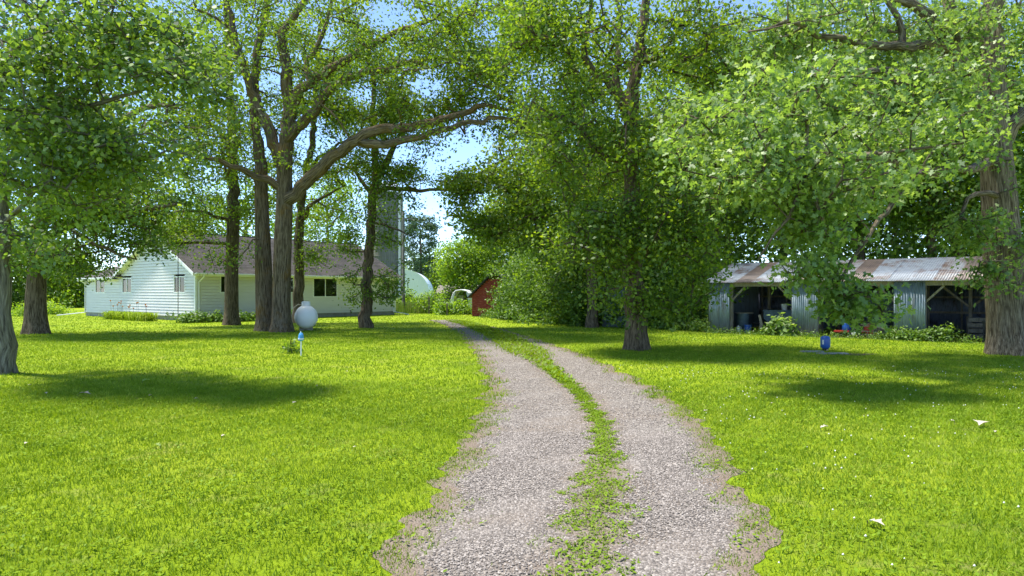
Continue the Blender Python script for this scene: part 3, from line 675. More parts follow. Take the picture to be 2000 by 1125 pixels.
tree('oak_tree', 'massive pale-barked oak at the end of the open shed with drooping leafy boughs', [
    ([(1975, 692, 19.3), (1968, 600, 19.3), (1960, 500, 19.3), (1952, 400, 19.3), (1946, 320, 19.3), (1941, 240, 19.3), (1938, 150, 19.3), (1937, 70, 19.3), (1932, -20, 19.3), (1925, -140, 19.3)], .50, .22),
    ([(1946, 270, 19.3), (1915, 205, 19.1), (1885, 155, 18.9), (1868, 115, 18.7), (1854, 70, 18.6), (1855, 0, 18.6), (1850, -90, 18.6)], .28, .12),
    ([(1950, 290, 19.3), (1975, 245, 19.2), (2010, 215, 19), (2080, 180, 18.8)], .26, .12),
    ([(1854, 75, 18.6), (1838, 55, 18.4), (1816, 32, 18.2), (1780, 7, 18), (1737, -5, 17.8), (1680, -30, 17.5)], .18, .06),
    ([(1862, 95, 18.7), (1835, 86, 18.4), (1798, 89, 18), (1762, 91, 17.6), (1727, 92, 17.2), (1673, 82, 16.8), (1620, 71, 16.4), (1592, 72, 16.2), (1540, 40, 15.9), (1500, 55, 15.6)], .16, .03),
    ([(1762, 91, 17.6), (1770, 60, 17.6), (1752, 36, 17.5), (1732, 10, 17.4), (1715, -30, 17.4)], .10, .05),
    ([(1885, 155, 18.9), (1830, 140, 18), (1745, 135, 17), (1691, 142, 16.2), (1649, 139, 15.6), (1585, 149, 15)], .12, .03),
    ([(1946, 310, 19.3), (1890, 330, 17.5), (1800, 330, 15.5), (1700, 310, 13.6), (1600, 300, 12.4), (1510, 320, 11.8), (1440, 350, 11.5)], .13, .025),
    ([(1800, 330, 15.5), (1745, 400, 13.8), (1690, 470, 12.8), (1650, 540, 12.2), (1640, 600, 12)], .06, .012),
    ([(1600, 300, 12.4), (1560, 380, 12), (1520, 450, 11.8), (1480, 510, 11.8)], .04, .012),
    ([(1952, 380, 19.3), (1925, 378, 18.6), (1890, 385, 18)], .10, .05)],
    [(1540, 220, 13.4, 220, 60, 2.0, 66), (1420, 310, 12.4, 110, 75, 1.6, 30), (1560, 370, 12.4, 150, 75, 1.4, 48), (1720, 300, 14.2, 150, 85, 2.0, 52), (1600, 440, 12.4, 80, 45, .9, 17), (1660, 590, 12, 50, 40, .5, 12),
     (1570, 520, 12, 40, 34, .4, 7), (1615, 545, 12, 20, 30, .3, 4), (1830, 250, 16.5, 110, 80, 1.6, 60), (1690, 180, 16.5, 180, 50, 1.8, 60), (1890, 450, 18.2, 50, 36, .8, 16), (1920, 530, 18.4, 26, 26, .4, 6), (1985, 440, 18.4, 26, 110, .6, 12), (1700, 50, 18.5, 240, 70, 2.4, 100), (1560, 70, 17, 110, 60, 2, 46), (1760, 150, 18, 160, 60, 2, 40), (1900, 60, 20.5, 110, 90, 2, 50), (1800, -90, 18.5, 260, 80, 3.5, 40)],
    M_barkl, M_oakf, 18, base=B8, size=.145, per=105, sig=.26, shape=OAK, clear=.3, near=290, flare=.35, tbase=.5,
    dead=[([(1985, 160, 18), (1960, 140, 17.4), (1930, 128, 17), (1900, 100, 16.8)], .03, .01), ([(1960, 140, 17.4), (1975, 115, 17.2), (1990, 90, 17)], .02, .008)])
# --- tree with the grey dead boughs behind the shrubs
B9 = Vector((4.0, 34, 0))
tree('oak_tree', 'dense oak behind the lilac thicket with a low bough over the driveway', [
    ([(1157, 640, 34), (1155, 520, 34), (1150, 420, 34), (1140, 330, 34), (1130, 200, 34), (1120, 60, 34)], .28, .12),
    ([(1152, 430, 34), (1110, 420, 33.4), (1045, 426, 32.8), (1000, 445, 32.4), (960, 470, 32)], .13, .03),
    ([(1145, 370, 34), (1080, 320, 33.5), (1020, 300, 33), (950, 330, 32.6)], .14, .04),
    ([(1140, 330, 34), (1200, 260, 34), (1280, 220, 34)], .14, .05)],
    [(1010, 370, 33, 110, 55, 3, 120), (960, 430, 32.4, 70, 45, 2, 60), (1070, 450, 33, 90, 60, 2.5, 80), (1100, 330, 34, 120, 80, 4, 110), (1050, 270, 33.6, 90, 40, 3, 50), (1230, 380, 35, 140, 110, 4, 110), (1150, 180, 34.5, 190, 120, 5, 130), (910, 380, 32.4, 36, 50, 1.4, 22)],
    M_bark, M_oak, 19, base=B9, size=.19, per=80, sig=.45, tbase=.55,
    dead=[([(1110, 440, 32.6), (1098, 490, 31.8), (1090, 540, 31.4), (1070, 570, 31)], .03, .01), ([(1098, 490, 31.8), (1120, 520, 31.4), (1140, 505, 31)], .02, .008), ([(1098, 490, 31.8), (1060, 515, 31.3), (1045, 530, 31)], .02, .008)])

# --- woodland and far trees
def far_tree(name, label, px, Y, top, width, bark, leaf, seed, size, per, ncl, low=560, trunk_r=.3, lean=0, group=None, shape=QUAD, tbase=.5, sig=None, flat=1.0):
    x = (px - CX) * Y / F; H = CH + (HY - top) * Y / F; W = width * Y / F / 2; zl = CH + (HY - low) * Y / F
    rg = np.random.default_rng(seed); base = Vector((x, Y, 0))
    tp = np.array([x + lean, Y, H * .85])
    limbs = [([np.array([x, Y, 0.]), np.array([x + lean * .15, Y, H * .25]), np.array([x + lean * .5, Y, H * .55]), tp], trunk_r, .06)]
    for i in range(5):
        a = rg.uniform(0, 6.28); z = H * rg.uniform(.3, .65); s = np.array([x + lean * z / H, Y, z])
        e = s + np.array([math.cos(a) * W * .7, math.sin(a) * W * .6, H * .2]); limbs.append(([s, (s + e) / 2 + np.array([0, 0, .3]), e], trunk_r * .4, .04))
    mid = (H + zl) / 2; blobs = []
    root = thing(name, label, 'tree', base, 0, group)
    S = Skel(rg)
    for i, (pts, r0, r1) in enumerate(limbs): S.limb(pts, r0, r1, flare=.4 if i == 0 else 0, attach=i > 0)
    v = rg.normal(0, 1, (ncl, 3)); v /= np.linalg.norm(v, axis=1, keepdims=True); rad = rg.uniform(0, 1, (ncl, 1)) ** .4
    C = np.array([x + lean * .6, Y, mid]) + v * rad * np.array([W, W * .8, (H - zl) / 2])
    C += rg.normal(0, .08 * W, C.shape); C = C[C[:, 2] > .6]
    S.grow(C, step=1.0, rtip=.02, zmin=min(1.5, zl)); S.p = [p - np.array(base) for p in S.p]
    S.mesh('trunk', bark, root, 14)
    L = leaf_set(C - np.array(base), per, sig or size * 2.4, size, rg, tbase=tbase); L['pos'][:, 2] = np.maximum(L['pos'][:, 2], .3)
    leaf_mesh('crown', L, shape, leaf, root); return root
WG = 'woodland trees behind the open shed'
wl = [(1395, 39, 60, 330, 'woodland oak rising behind the left end of the open shed'), (1530, 42, 90, 320, 'woodland tree behind the middle of the rusty shed roof'),
      (1680, 40, 60, 330, 'woodland tree behind the brown patch of the shed roof'), (1820, 38, 40, 340, 'woodland tree behind the right part of the shed roof'),
      (1960, 36, 20, 340, 'woodland tree close behind the massive pale-barked oak'), (1620, 52, -20, 420, 'tall dim woodland tree deep behind the shed'), (1870, 50, -40, 420, 'tall dim woodland tree deep behind the massive oak'), (1420, 54, 40, 380, 'tall dim woodland tree deep behind the broad lawn oak')]
for i, (px, Y, top, wd, lb) in enumerate(wl):
    far_tree('woodland_tree', lb, px, Y, top, wd, M_bark, M_wood, 40 + i, .27, 50, 300, low=505, trunk_r=.3, group=WG, tbase=.5, sig=.62)
tree('leaning_tree', 'leaning bare trunk rising behind the shed ridge', [([(1915, 640, 38), (1880, 505, 38), (1850, 450, 38), (1815, 390, 38), (1780, 330, 38)], .30, .12)],
     [(1780, 315, 38, 60, 40, 1.5, 20)], M_barkl, M_wood, 60, base=Vector(((1915 - CX) * 38 / F, 38, 0)), size=.2, per=120, flare=.2, zmin=3)
LT = [(905, 62, 455, 90, M_lime, 'bright yellow-green tree behind the white hoop frame', .22), (850, 140, 480, 110, M_wood, 'dark tree mass beyond the white arched barn', .4), (960, 75, 400, 130, M_oak, 'green tree behind the red shed', .3), (1010, 62, 330, 170, M_wood, 'tall tree behind the lilac thicket and red shed', .3)]
LT += [(1075, 54, 250, 190, M_oak, 'leafy tree rising behind the tall lilac clumps', .27), (1180, 50, 220, 200, M_wood, 'broad tree behind the lilacs and lawn oak', .27), (1300, 47, 200, 200, M_oak, 'leafy tree between lawn oak and open shed', .27)]
for i, (px, Y, top, wd, lf, lb, sz) in enumerate(LT):
    far_tree('background_tree', lb, px, Y, top, wd, M_bark, lf, 70 + i, sz, 55, 170, low=600, trunk_r=.16, tbase=.55)
BT = [(330, 72, 330, 260, 'hazy tree crown behind the house gable'), (480, 78, 300, 260, 'green tree crown behind the house ridge'), (640, 80, 340, 190, 'green tree crown behind the right end of the house roof')]
for i, (px, Y, top, wd, lb) in enumerate(BT):
    far_tree('background_tree', lb, px, Y, top, wd, M_bark, M_lime if i else M_oak, 80 + i, .36, 42, 120, low=520, trunk_r=.3, tbase=.35)
ML = [(20, 75, 420, 170, 'green tree at the far edge of the left lawn'), (120, 80, 470, 150, 'rounded tree beyond the left lawn near the house'), (-60, 70, 380, 180, 'tall tree at the left border of the lawn')]
for i, (px, Y, top, wd, lb) in enumerate(ML):
    far_tree('background_tree', lb, px, Y, top, wd, M_bark, M_oak, 90 + i, .34, 55, 150, low=596, trunk_r=.25, tbase=.6)
# white pine on the skyline
Yp = 125; xp = (820 - CX) * Yp / F
pr = thing('pine_tree', 'open-topped pine on the skyline beyond the arched barn', 'tree', (xp, Yp, 0))
rg = np.random.default_rng(99); S = Skel(rg); Hp = CH + (HY - 428) * Yp / F
S.limb([np.array([0, 0, 0.]), np.array([.2, 0, Hp * .5]), np.array([0, 0, Hp])], .35, .06)
C = []
for i in range(90):
    z = Hp * rg.uniform(.25, 1.0); a = rg.uniform(0, 6.28); rr = (1.2 + 2.6 * (1 - abs(z / Hp - .55))) * rg.uniform(.4, 1); C.append([math.cos(a) * rr, math.sin(a) * rr, z + rr * .25])
C = np.array(C); S.grow(C, rtip=.03, step=1.2); S.mesh('trunk', M_bark, pr, 10)
leaf_mesh('crown', leaf_set(C, 60, .6, .55, rg, flat=.4), NEEDLE * np.array([1, 2.2, 1]), M_pine, pr)

# ------------------------------------------------------------------ shrubs
def bush(name, label, x, y, rx, ry, h, ncl, size, leaf, seed, per=70, sig=.3, group=None, z0=.1, cat='shrub', tbase=.5, stems=5, shape=QUAD):
    rg = np.random.default_rng(seed); root = thing(name, label, cat, (x, y, 0), 0, group)
    v = rg.normal(0, 1, (ncl, 3)); v[:, 2] = np.abs(v[:, 2]); v /= np.linalg.norm(v, axis=1, keepdims=True); rad = rg.uniform(0, 1, (ncl, 1)) ** .35
    C = v * rad * np.array([rx, ry, h * .92]); C += rg.normal(0, .11 * (rx + h) / 2, C.shape); C[:, 2] = np.clip(C[:, 2], z0, None)
    S = Skel(rg)
    for i in range(stems):
        a = rg.uniform(0, 6.28); e = np.array([math.cos(a) * rx * .5, math.sin(a) * ry * .5, h * rg.uniform(.5, .8)]); b = np.array([math.cos(a) * .12 * rx, math.sin(a) * .12 * ry, -.05])
        S.limb([b, (b + e) / 2 + np.array([0, 0, .1 * h]), e], .012 + .012 * h, .008, attach=False)
    S.grow(C, rtip=.006, step=.5, zmin=.1); S.mesh('stems', M_bark, root, 8)
    L = leaf_set(C, per, sig, size, rg, tbase=tbase); L['pos'][:, 2] = np.maximum(L['pos'][:, 2], .03)
    leaf_mesh('foliage', L, shape, leaf, root); return root
SH = [(1020, 47, 1.7, 4.6, 'lilac thicket hugging the red shed wall'), (1045, 43, 2.2, 6.0, 'tall lilac clump next to the red shed'), (1085, 39, 2.2, 6.2, 'tall lilac clump beneath the low oak bough'),
      (1140, 36.5, 2.3, 5.6, 'lilac clump with bare grey twigs hanging before it'), (1215, 34.5, 2.3, 5.0, 'lilac clump behind the trunk of the lawn oak'), (1290, 33.5, 2.2, 5.4, 'lilac clump between the lawn oak and the shed'), (1350, 33.2, 1.6, 4.6, 'lilac clump pressed against the shed end wall')]
for i, (px, Y, rx, h, lb) in enumerate(SH):
    bush('lilac_shrub', lb, (px - CX) * Y / F, Y + .8, rx, 1.9, h, 150, .17, M_shrub, 120 + i, per=80, sig=.36, group='lilac thicket along the drive', tbase=.55)
bush('yellow_shrub', 'small yellow-green shrub on the far lawn beside the stubby oak', *G(105, 614).xy, .95, .8, 1.0, 40, .12, M_lime, 140, tbase=.8)
bush('yellow_shrub', 'low yellow-green mound on the far lawn behind the stubby oak', *G(47, 617).xy, .65, .6, .75, 26, .12, M_lime, 141, tbase=.75)
FS = [(30, 72, 3.4, 3.0, 'dark green hedge bush beyond the left lawn behind the poplar'), (90, 76, 3.2, 3.6, 'pale lime hedge bush beyond the stubby oak trunk'), (140, 80, 3.6, 3.0, 'dark green hedge bush next to the far house corner'), (200, 84, 3.4, 3.2, 'pale lime hedge bush hidden behind the house wing')]
for i, (px, Y, rx, h, lb) in enumerate(FS):
    bush('border_shrub', lb, (px - CX) * Y / F, Y, rx, 2, h, 50, .3, M_lime if i % 2 else M_oak, 150 + i, per=50, sig=.6, tbase=.5)
YS = [(838, 57, 1.3, 2.2, 'leafy young tree-like shrub beside the fence posts'), (900, 54, .8, 1.3, 'weedy bush growing inside the white hoop frame'), (872, 53.5, .7, 1.2, 'weedy bush beside the white hoop frame'), (797, 66, .7, 2.3, 'bright shrub by the foot of the utility pole')]
for i, (px, Y, rx, h, lb) in enumerate(YS):
    bush('weedy_shrub', lb, (px - CX) * Y / F, Y, rx, .8, h, 36, .17, M_lime, 160 + i, per=50, sig=.28, tbase=.45)
def leafwall(label, pts, depth, h, n, size, leaf, seed, name, cat):
    rg = np.random.default_rng(seed); a, b = Vector(pts[0]), Vector(pts[1]); u_ = rg.uniform(0, 1, n)
    top = h * (.75 + .25 * np.sin(u_ * 37) * np.sin(u_ * 11 + 1))
    C = np.stack([a.x + (b.x - a.x) * u_, a.y + (b.y - a.y) * u_ + rg.uniform(-depth, depth, n), rg.uniform(0, 1, n) * top], 1)
    Ls = leaf_set(C, 26, size * 2, size, rg, tbase=.45); Ls['pos'][:, 2] = np.maximum(Ls['pos'][:, 2], .1)
    tag(leaf_mesh(name, Ls, QUAD, leaf, None), label, cat)
leafwall('dark undergrowth filling the wood behind the open shed', [(12, 41, 0), (44, 33, 0)], 2.2, 5.5, 750, .3, M_wood, 176, 'woodland_undergrowth', 'undergrowth')
leafwall('distant woodland closing the view behind the shed trees', [(6, 72, 0), (75, 62, 0)], 3, 20, 1300, .6, M_wood, 177, 'distant_wood', 'wood')
leafwall('distant tree line beyond the arched barn and house', [(-75, 150, 0), (10, 160, 0)], 4, 9, 900, .8, M_wood, 178, 'distant_wood', 'wood')
# ground cover hems (too many to count)
def hem(label, pts, wdt, h, n, size, leaf, seed, cat='ground cover', name='ground_cover'):
    rg = np.random.default_rng(seed); q = [Vector(p) for p in pts]; L = []
    seg = [(b - a).length for a, b in zip(q[:-1], q[1:])]; tot = sum(seg); C = []
    for i in range(n):
        s = rg.uniform(0, tot); k = 0
        while k < len(seg) - 1 and s > seg[k]: s -= seg[k]; k += 1
        p = q[k].lerp(q[k + 1], s / seg[k]); C.append([p.x + rg.normal(0, wdt), p.y + rg.normal(0, wdt), abs(rg.normal(0, 1)) * h * .5 + .05])
    Ls = leaf_set(np.array(C), 30, .14, size, rg, up=.9, tbase=.5); Ls['pos'][:, 2] = np.maximum(Ls['pos'][:, 2], .02)
    o = leaf_mesh(name, Ls, QUAD, leaf, None); tag(o, label, cat); return o
hem('low leafy weeds along the foot of the lilac thicket', [G(955, 620), G(1060, 628), G(1160, 634), G(1280, 641), G(1388, 648)], .35, .45, 520, .12, M_shrub, 170)
hem('weeds along the front of the open shed', [G(1388, 650), G(1560, 657), G(1700, 662), G(1935, 672)], .10, .05, 110, .07, M_shrub, 171)
hem('ivy patch spreading round the second metal shed panel', [G(1735, 661), G(1770, 665), G(1850, 668)], .16, .35, 110, .10, M_shrub, 172)
hem('hostas along the front wall of the house', [G(345, 631), G(420, 629), G(510, 627), G(600, 624)], .28, .4, 260, .16, M_shrub, 173, 'hosta bed', 'hosta_bed')
bush('squash_plant', 'big-leaved plant in front of the blue-grey trailer in the shed', *G(1527, 655).xy, .45, .35, .75, 30, .17, M_oakf, 174, per=22, sig=.16, cat='plant', shape=HEART)
bush('oak_sapling', 'tiny sapling beside the white marker post', *G(572, 690).xy, .20, .18, .55, 14, .10, M_oak, 175, per=12, sig=.09, cat='sapling', stems=2)

# tall unmown grass by the fence
def tallgrass(n, pts, wdt, h, label, seed):
    rg = np.random.default_rng(seed); a, b = Vector(pts[0]), Vector(pts[1]); u_ = rg.uniform(0, 1, n)
    x = a.x + (b.x - a.x) * u_ + rg.normal(0, wdt * .3, n); y = a.y + (b.y - a.y) * u_ + rg.uniform(-wdt, wdt, n)
    hh = h * rg.uniform(.4, 1.2, n); an = rg.uniform(0, 6.28, n); s = np.stack([np.cos(an), np.sin(an), 0 * an], 1) * .02
    B = np.stack([x, y, 0 * x], 1); T = B + np.stack([rg.normal(0, .18, n) * hh, rg.normal(0, .18, n) * hh, hh], 1)
    tag(mesh_np('tall_grass', np.stack([B - s, B + s, T], 1).reshape(-1, 3), [np.arange(3 * n).reshape(-1, 3)], M_tallgrass, attrs={'t': ('FLOAT', 'FACE', np.clip(rg.normal(.55, .25, n), 0, 1))}), label, 'grass', kind='stuff')
tallgrass(9000, [((755 - CX) * 60 / F, 60, 0), ((880 - CX) * 60 / F, 60, 0)], 4, .9, 'tall unmown grass along the fence line', 180)
tallgrass(5000, [((740 - CX) * 75 / F, 75, 0), ((880 - CX) * 75 / F, 75, 0)], 6, 1.3, 'tall green grass in front of the arched barn', 181)
# daylily clump by the gable wall
dl = thing('daylily_clump', 'arching daylily leaves with orange flowers along the gable wall', 'plant', (-24.2, 43.1, 0), R(142.0))
rg = np.random.default_rng(190); nb = 1500
x = rg.uniform(-3.1, 3.1, nb); yv = rg.normal(0, .18, nb); an = rg.uniform(0, 6.28, nb); hh = rg.uniform(.25, .55, nb)
B = np.stack([x, yv, 0 * x], 1); dr_ = np.stack([np.cos(an), np.sin(an), 0 * an], 1); sd = np.stack([-np.sin(an), np.cos(an), 0 * an], 1) * .018
Mid = B + dr_ * .14 + np.stack([0 * x, 0 * x, hh], 1); Tp = B + dr_ * .36 + np.stack([0 * x, 0 * x, hh * .75], 1)
Vv = np.stack([B - sd, B + sd, Mid + sd, Mid - sd, Tp], 1).reshape(-1, 3); i5 = np.arange(nb) * 5
o = mesh_np('leaves', Vv, [np.stack([i5, i5 + 1, i5 + 2, i5 + 3], 1), np.stack([i5 + 3, i5 + 2, i5 + 4], 1)], M_grass, dl, attrs={'t': ('FLOAT', 'FACE', rg.uniform(.1, .8, 2 * nb))}); o['kind'] = 'stuff'
for i in range(16):
    xx = rg.uniform(-2.6, 2.6); hz = rg.uniform(.7, 1.15); tx = xx + rg.normal(0, .1)
    st = MB().cyl((xx, 0, 0), (tx, .05, hz), .006, n=4).build('flower_stalk', M_stem, dl)
    MB().lathe([(.004, 0), (.03, .03), (.055, .09)], n=6, M=Matrix.Translation((tx, .05, hz))).build('flower', M_orange, st)

# ------------------------------------------------------------------ the white house
HC = Vector((-19.0, 41.0, 0)); HR = math.atan2(.788, .616)
house = thing('white_house', 'white sided ranch house with brown shingle roof behind the oaks', 'house', HC, HR)
LX, LY, LT_ = 15.9, 10.2, 16.4; Z0, Z1 = .28, 2.86; RZ = 5.75
wins_front = [(1.55, 2.45, 1.75, 2.75), (5.9, 6.75, 1.75, 2.75), (8.35, 10.35, 1.45, 2.72)]      # x0,x1,z0,z1 on y=0
wins_gable = [(1.25, 2.6, 1.75, 2.7), (8.6, 10.0, 1.75, 2.7), (12.9, 14.5, 1.75, 2.7)]            # y0,y1,z0,z1 on x=0
BH = .185
def cut(a, b, z0, z1, wins):
    segs = [(a, b)]
    for (p, q, w0, w1) in wins:
        if w1 > z0 + .01 and w0 < z1 - .01:
            ns_ = []
            for s0, s1 in segs:
                if q <= s0 or p >= s1: ns_.append((s0, s1))
                else:
                    if p - s0 > .02: ns_.append((s0, p))
                    if s1 - q > .02: ns_.append((q, s1))
            segs = ns_
    return segs
nbd = int((RZ - Z0) / BH) + 1
for i in range(nbd):
    z = Z0 + i * BH
    if z + BH <= Z1 + .2:
        for a, b in cut(.06, LX - .06, z, z + BH, wins_front):
            MB().prism([(a, .03, z + BH), (a, .03, z + BH - .028), (a, -.04, z + BH - .028), (a, -.06, z), (a, .05, z), (a, .05, z + BH)], (b - a, 0, 0)).build('siding_board', M_siding, house)
    if z < 2.75: y0, y1 = .06, LT_ - .06
    else:
        k = (z + BH - 3.13) / (RZ - 3.13); y0 = max(.06, 5.1 * k); y1 = min(LY, 10.2 - 5.1 * k)
        if y1 - y0 < .1: continue
    for a, b in cut(y0, y1, z, z + BH, wins_gable):
        MB().prism([(.03, a, z + BH), (.03, a, z + BH - .028), (-.04, a, z + BH - .028), (-.06, a, z), (.05, a, z), (.05, a, z + BH)], (0, b - a, 0)).build('siding_board', M_siding, house)
MB().box((.02, .02, -.2), (LX - .02, LY, Z0)).box((.02, LY + .004, -.2), (9.98, LT_ - .02, Z0)).build('foundation', M_found, house)
MB().box((LX - .02, .12, Z0 + .004), (LX, LY, 3.1)).box((.2, LY + .02, Z0 + .004), (LX - .03, LY + .16, 2.8)).box((.14, LT_ - .14, Z0 + .004), (9.9, LT_, 2.7)).build('wall', M_siding, house)
MB().box((.1, .1, Z0 + .006), (LX - .1, LY - .1, Z0 + .03)).build('floor', M_room, house)
MB().box((4.5, .3, .35), (4.6, 9.5, 2.7)).box((.3, 4, .35), (15, 4.1, 2.7)).build('inner_wall', M_room, house)
MB().box((.1, .1, 2.88), (LX - .1, LY - .1, 2.9)).build('ceiling', M_room, house)
for (cx, cy) in ((0, 0), (LX, 0), (0, LT_)):
    MB().box((cx - .06, cy - .06, Z0 - .02), (cx + .06, cy + .06, 2.88)).build('corner_trim', M_white, house)
MB().prism([(LX, .0, 3.0), (LX, LY, 3.0), (LX, 5.1, RZ - .08)], (-.05, 0, 0)).build('gable_end', M_siding, house)
def courses(name, e0, e1, t0, t1, parent, th=.018):
    """shingle courses from eave line e0-e1 up to top line t0-t1"""
    e0, e1, t0, t1 = map(Vector, (e0, e1, t0, t1)); L = ((t0 + t1) / 2 - (e0 + e1) / 2).length; n_ = int(L / .145)
    nrm = (e1 - e0).cross(t0 - e0); nrm = nrm.normalized() if nrm.length > 1e-6 else (e1 - e0).cross(t1 - e0).normalized()
    if nrm.z < 0: nrm = -nrm
    V = []; Fq = []; uv = []; ud = (e1 - e0).normalized()
    for i in range(n_):
        s0, s1 = i / n_, (i + 1) / n_ + .0
        a, b = e0.lerp(t0, s0), e1.lerp(t1, s0); c, d_ = e1.lerp(t1, s1), e0.lerp(t0, s1); k = len(V)
        off = rng.uniform(0, 1)
        V += [a + nrm * th, b + nrm * th, c + nrm * .002, d_ + nrm * .002, a, b]
        for p, vv in ((a, s0), (b, s0), (c, s1), (d_, s1), (a, s0), (b, s0)): uv.append(((p - e0).dot(ud) + 0, vv * n_ * .145 * .999 + .0005, 0))
        Fq += [(k, k + 1, k + 2, k + 3), (k + 4, k + 5, k + 1, k)]
    o = mesh_np(name, np.array([tuple(v) for v in V]), [np.array(Fq)], M_shingle, parent, attrs={'uvw': ('FLOAT_VECTOR', 'POINT', np.array(uv))}); o['kind'] = 'stuff'; return o
EZ = 2.93; OV = .45; sl_ = (RZ - EZ) / (5.1 + OV)
rf = MB().prism([(-.35, -OV, EZ), (-.35, 5.1, RZ), (-.35, LY + OV, EZ), (-.35, LY + OV, EZ - .10), (-.35, 5.1, RZ - .12), (-.35, -OV, EZ - .10)], (LX + .7, 0, 0)).build('roof', M_dark, house)
courses('shingle_courses', (-.36, -OV - .02, EZ), (LX + .36, -OV - .02, EZ), (-.36, 5.1, RZ + .012), (LX + .36, 5.1, RZ + .012), rf)
courses('shingle_courses', (LX + .36, LY + OV + .02, EZ), (-.36, LY + OV + .02, EZ), (LX + .36, 5.1, RZ + .012), (-.36, 5.1, RZ + .012), rf)
MB().box((-.37, 4.98, RZ + .012), (LX + .37, 5.22, RZ + .034)).build('ridge_cap', M_shingle, rf)
MB().box((-.34, -OV + .02, EZ - .18), (LX + .34, -.04, EZ - .155)).build('soffit', M_white, house)
MB().box((-.35, -OV - .02, EZ - .2), (LX + .35, -OV + .01, EZ - .02)).build('fascia', M_white, house)
MB().box((-.3, -OV - .13, EZ - .12), (LX + .3, -OV - .025, EZ - .01), bevel=.02).build('gutter', M_white, house)
for s in (0, 1):
    a = (-.37, -OV if s == 0 else LY + OV, EZ - .19); b = (-.37, 5.1, RZ - .19)
    MB().prism([a, b, (b[0], b[1], b[2] + .19), (a[0], a[1], a[2] + .19)], (-.03, 0, 0)).build('rake_board', M_white, house)
    MB().prism([(-.34, a[1], EZ - .15), (-.34, 5.1, RZ - .15), (-.34, 5.1, RZ - .125), (-.34, a[1], EZ - .125)], (.335, 0, 0)).build('rake_soffit', M_white, house)
    a = (LX + .37, -OV if s == 0 else LY + OV, EZ - .19); b = (LX + .37, 5.1, RZ - .19)
    MB().prism([a, b, (b[0], b[1], b[2] + .19), (a[0], a[1], a[2] + .19)], (.03, 0, 0)).build('rake_board', M_white, house)
# hipped rear wing
WE = 2.80; ap = (3.1, 13.3, 4.38); bp_ = (9, 13.3, 4.38); wy0, wy1 = LY - .3, LT_ + .42
wr = MB().poly([(-.42, wy0, WE), (-.42, wy1, WE), ap]).poly([(-.42, wy1, WE), (10.4, wy1, WE), bp_, ap]).poly([(-.42, wy0, WE), ap, bp_, (10.4, wy0, WE)]).poly([(10.4, wy0, WE), bp_, (10.4, wy1, WE)]).build('wing_roof', M_dark, house)
courses('shingle_courses', (-.43, wy1, WE + .004), (-.43, wy0, WE + .004), ap, ap, wr)
courses('shingle_courses', (10.4, wy1 + .01, WE + .004), (-.42, wy1 + .01, WE + .004), bp_, ap, wr)
MB().box((-.40, LY + .5, WE - .16), (.0, wy1 - .02, WE - .13)).build('soffit', M_white, house)
MB().box((-.45, LY + .48, WE - .18), (-.42, wy1, WE - .005)).box((-.42, wy1 - .004, WE - .18), (10.3, wy1 + .026, WE - .005)).build('fascia', M_white, house)
MB().box((-.56, LY + .5, WE - .10), (-.455, wy1 - .05, WE + .0), bevel=.02).build('gutter', M_white, house)
MB().tube([Vector((.25, -OV - .08, EZ - .12)), Vector((.25, -OV - .06, EZ - .25)), Vector((.16, -.09, EZ - .55)), Vector((.16, -.09, .25)), Vector((.35, -.9, .06))], .035).build('downspout', M_white, house)
MB().tube([Vector((LX - .2, -OV - .08, EZ - .12)), Vector((LX - .2, -.09, EZ - .5)), Vector((LX - .2, -.09, .25)), Vector((LX + .1, -1.5, .05))], .035).build('downspout', M_white, house)
MB().tube([Vector((-.5, LT_ - .1, WE - .08)), Vector((-.09, LT_ - .12, WE - .4)), Vector((-.09, LT_ - .12, .25)), Vector((-1.6, LT_ + .9, .05))], .035).build('downspout', M_white, house)
def window(a, b, z0, z1, face, split, curtain=0):
    f_ = MB(); T = (lambda p, q, dd: (p, dd, q)) if face == 'y' else (lambda p, q, dd: (dd, p, q))
    def bx_(m, p0, p1, q0, q1, d0, d1): m.box(T(p0, q0, d0), T(p1, q1, d1))
    bx_(f_, a - .05, a + .03, z0 - .05, z1 + .05, -.05, .03); bx_(f_, b - .03, b + .05, z0 - .05, z1 + .05, -.05, .03)
    bx_(f_, a + .03, b - .03, z1 - .02, z1 + .05, -.048, .03)
    wn = f_.build('window', M_white, house)
    s = MB(); bx_(s, a - .03, b + .03, z0 - .055, z0 + .02, -.06, .028); s.build('sill', M_white, wn)
    m_ = (a + b) / 2
    if split:
        s = MB(); bx_(s, m_ - .025, m_ + .025, z0 + .022, z1 - .022, -.04, .02); s.build('mullion', M_white, wn)
    for p0, p1 in (((a + .03, m_ - .025), (m_ + .025, b - .03)) if split else ((a + .03, b - .03),)):
        s = MB(); bx_(s, p0, p1, z0 + .02, z1 - .02, -.012, -.006); s.build('pane', M_glass, wn)
    if curtain:
        s = MB(); bx_(s, *((m_ + .02, b - .02) if face == 'y' else (a + .02, m_ - .02)), z0, z1, .06, .08); s.build('curtain', M_curtain, wn)
for i, (a, b, z0, z1) in enumerate(wins_front): window(a, b, z0, z1, 'y', True, i == 2)
for i, (a, b, z0, z1) in enumerate(wins_gable): window(a, b, z0, z1, 'x', True, 1)
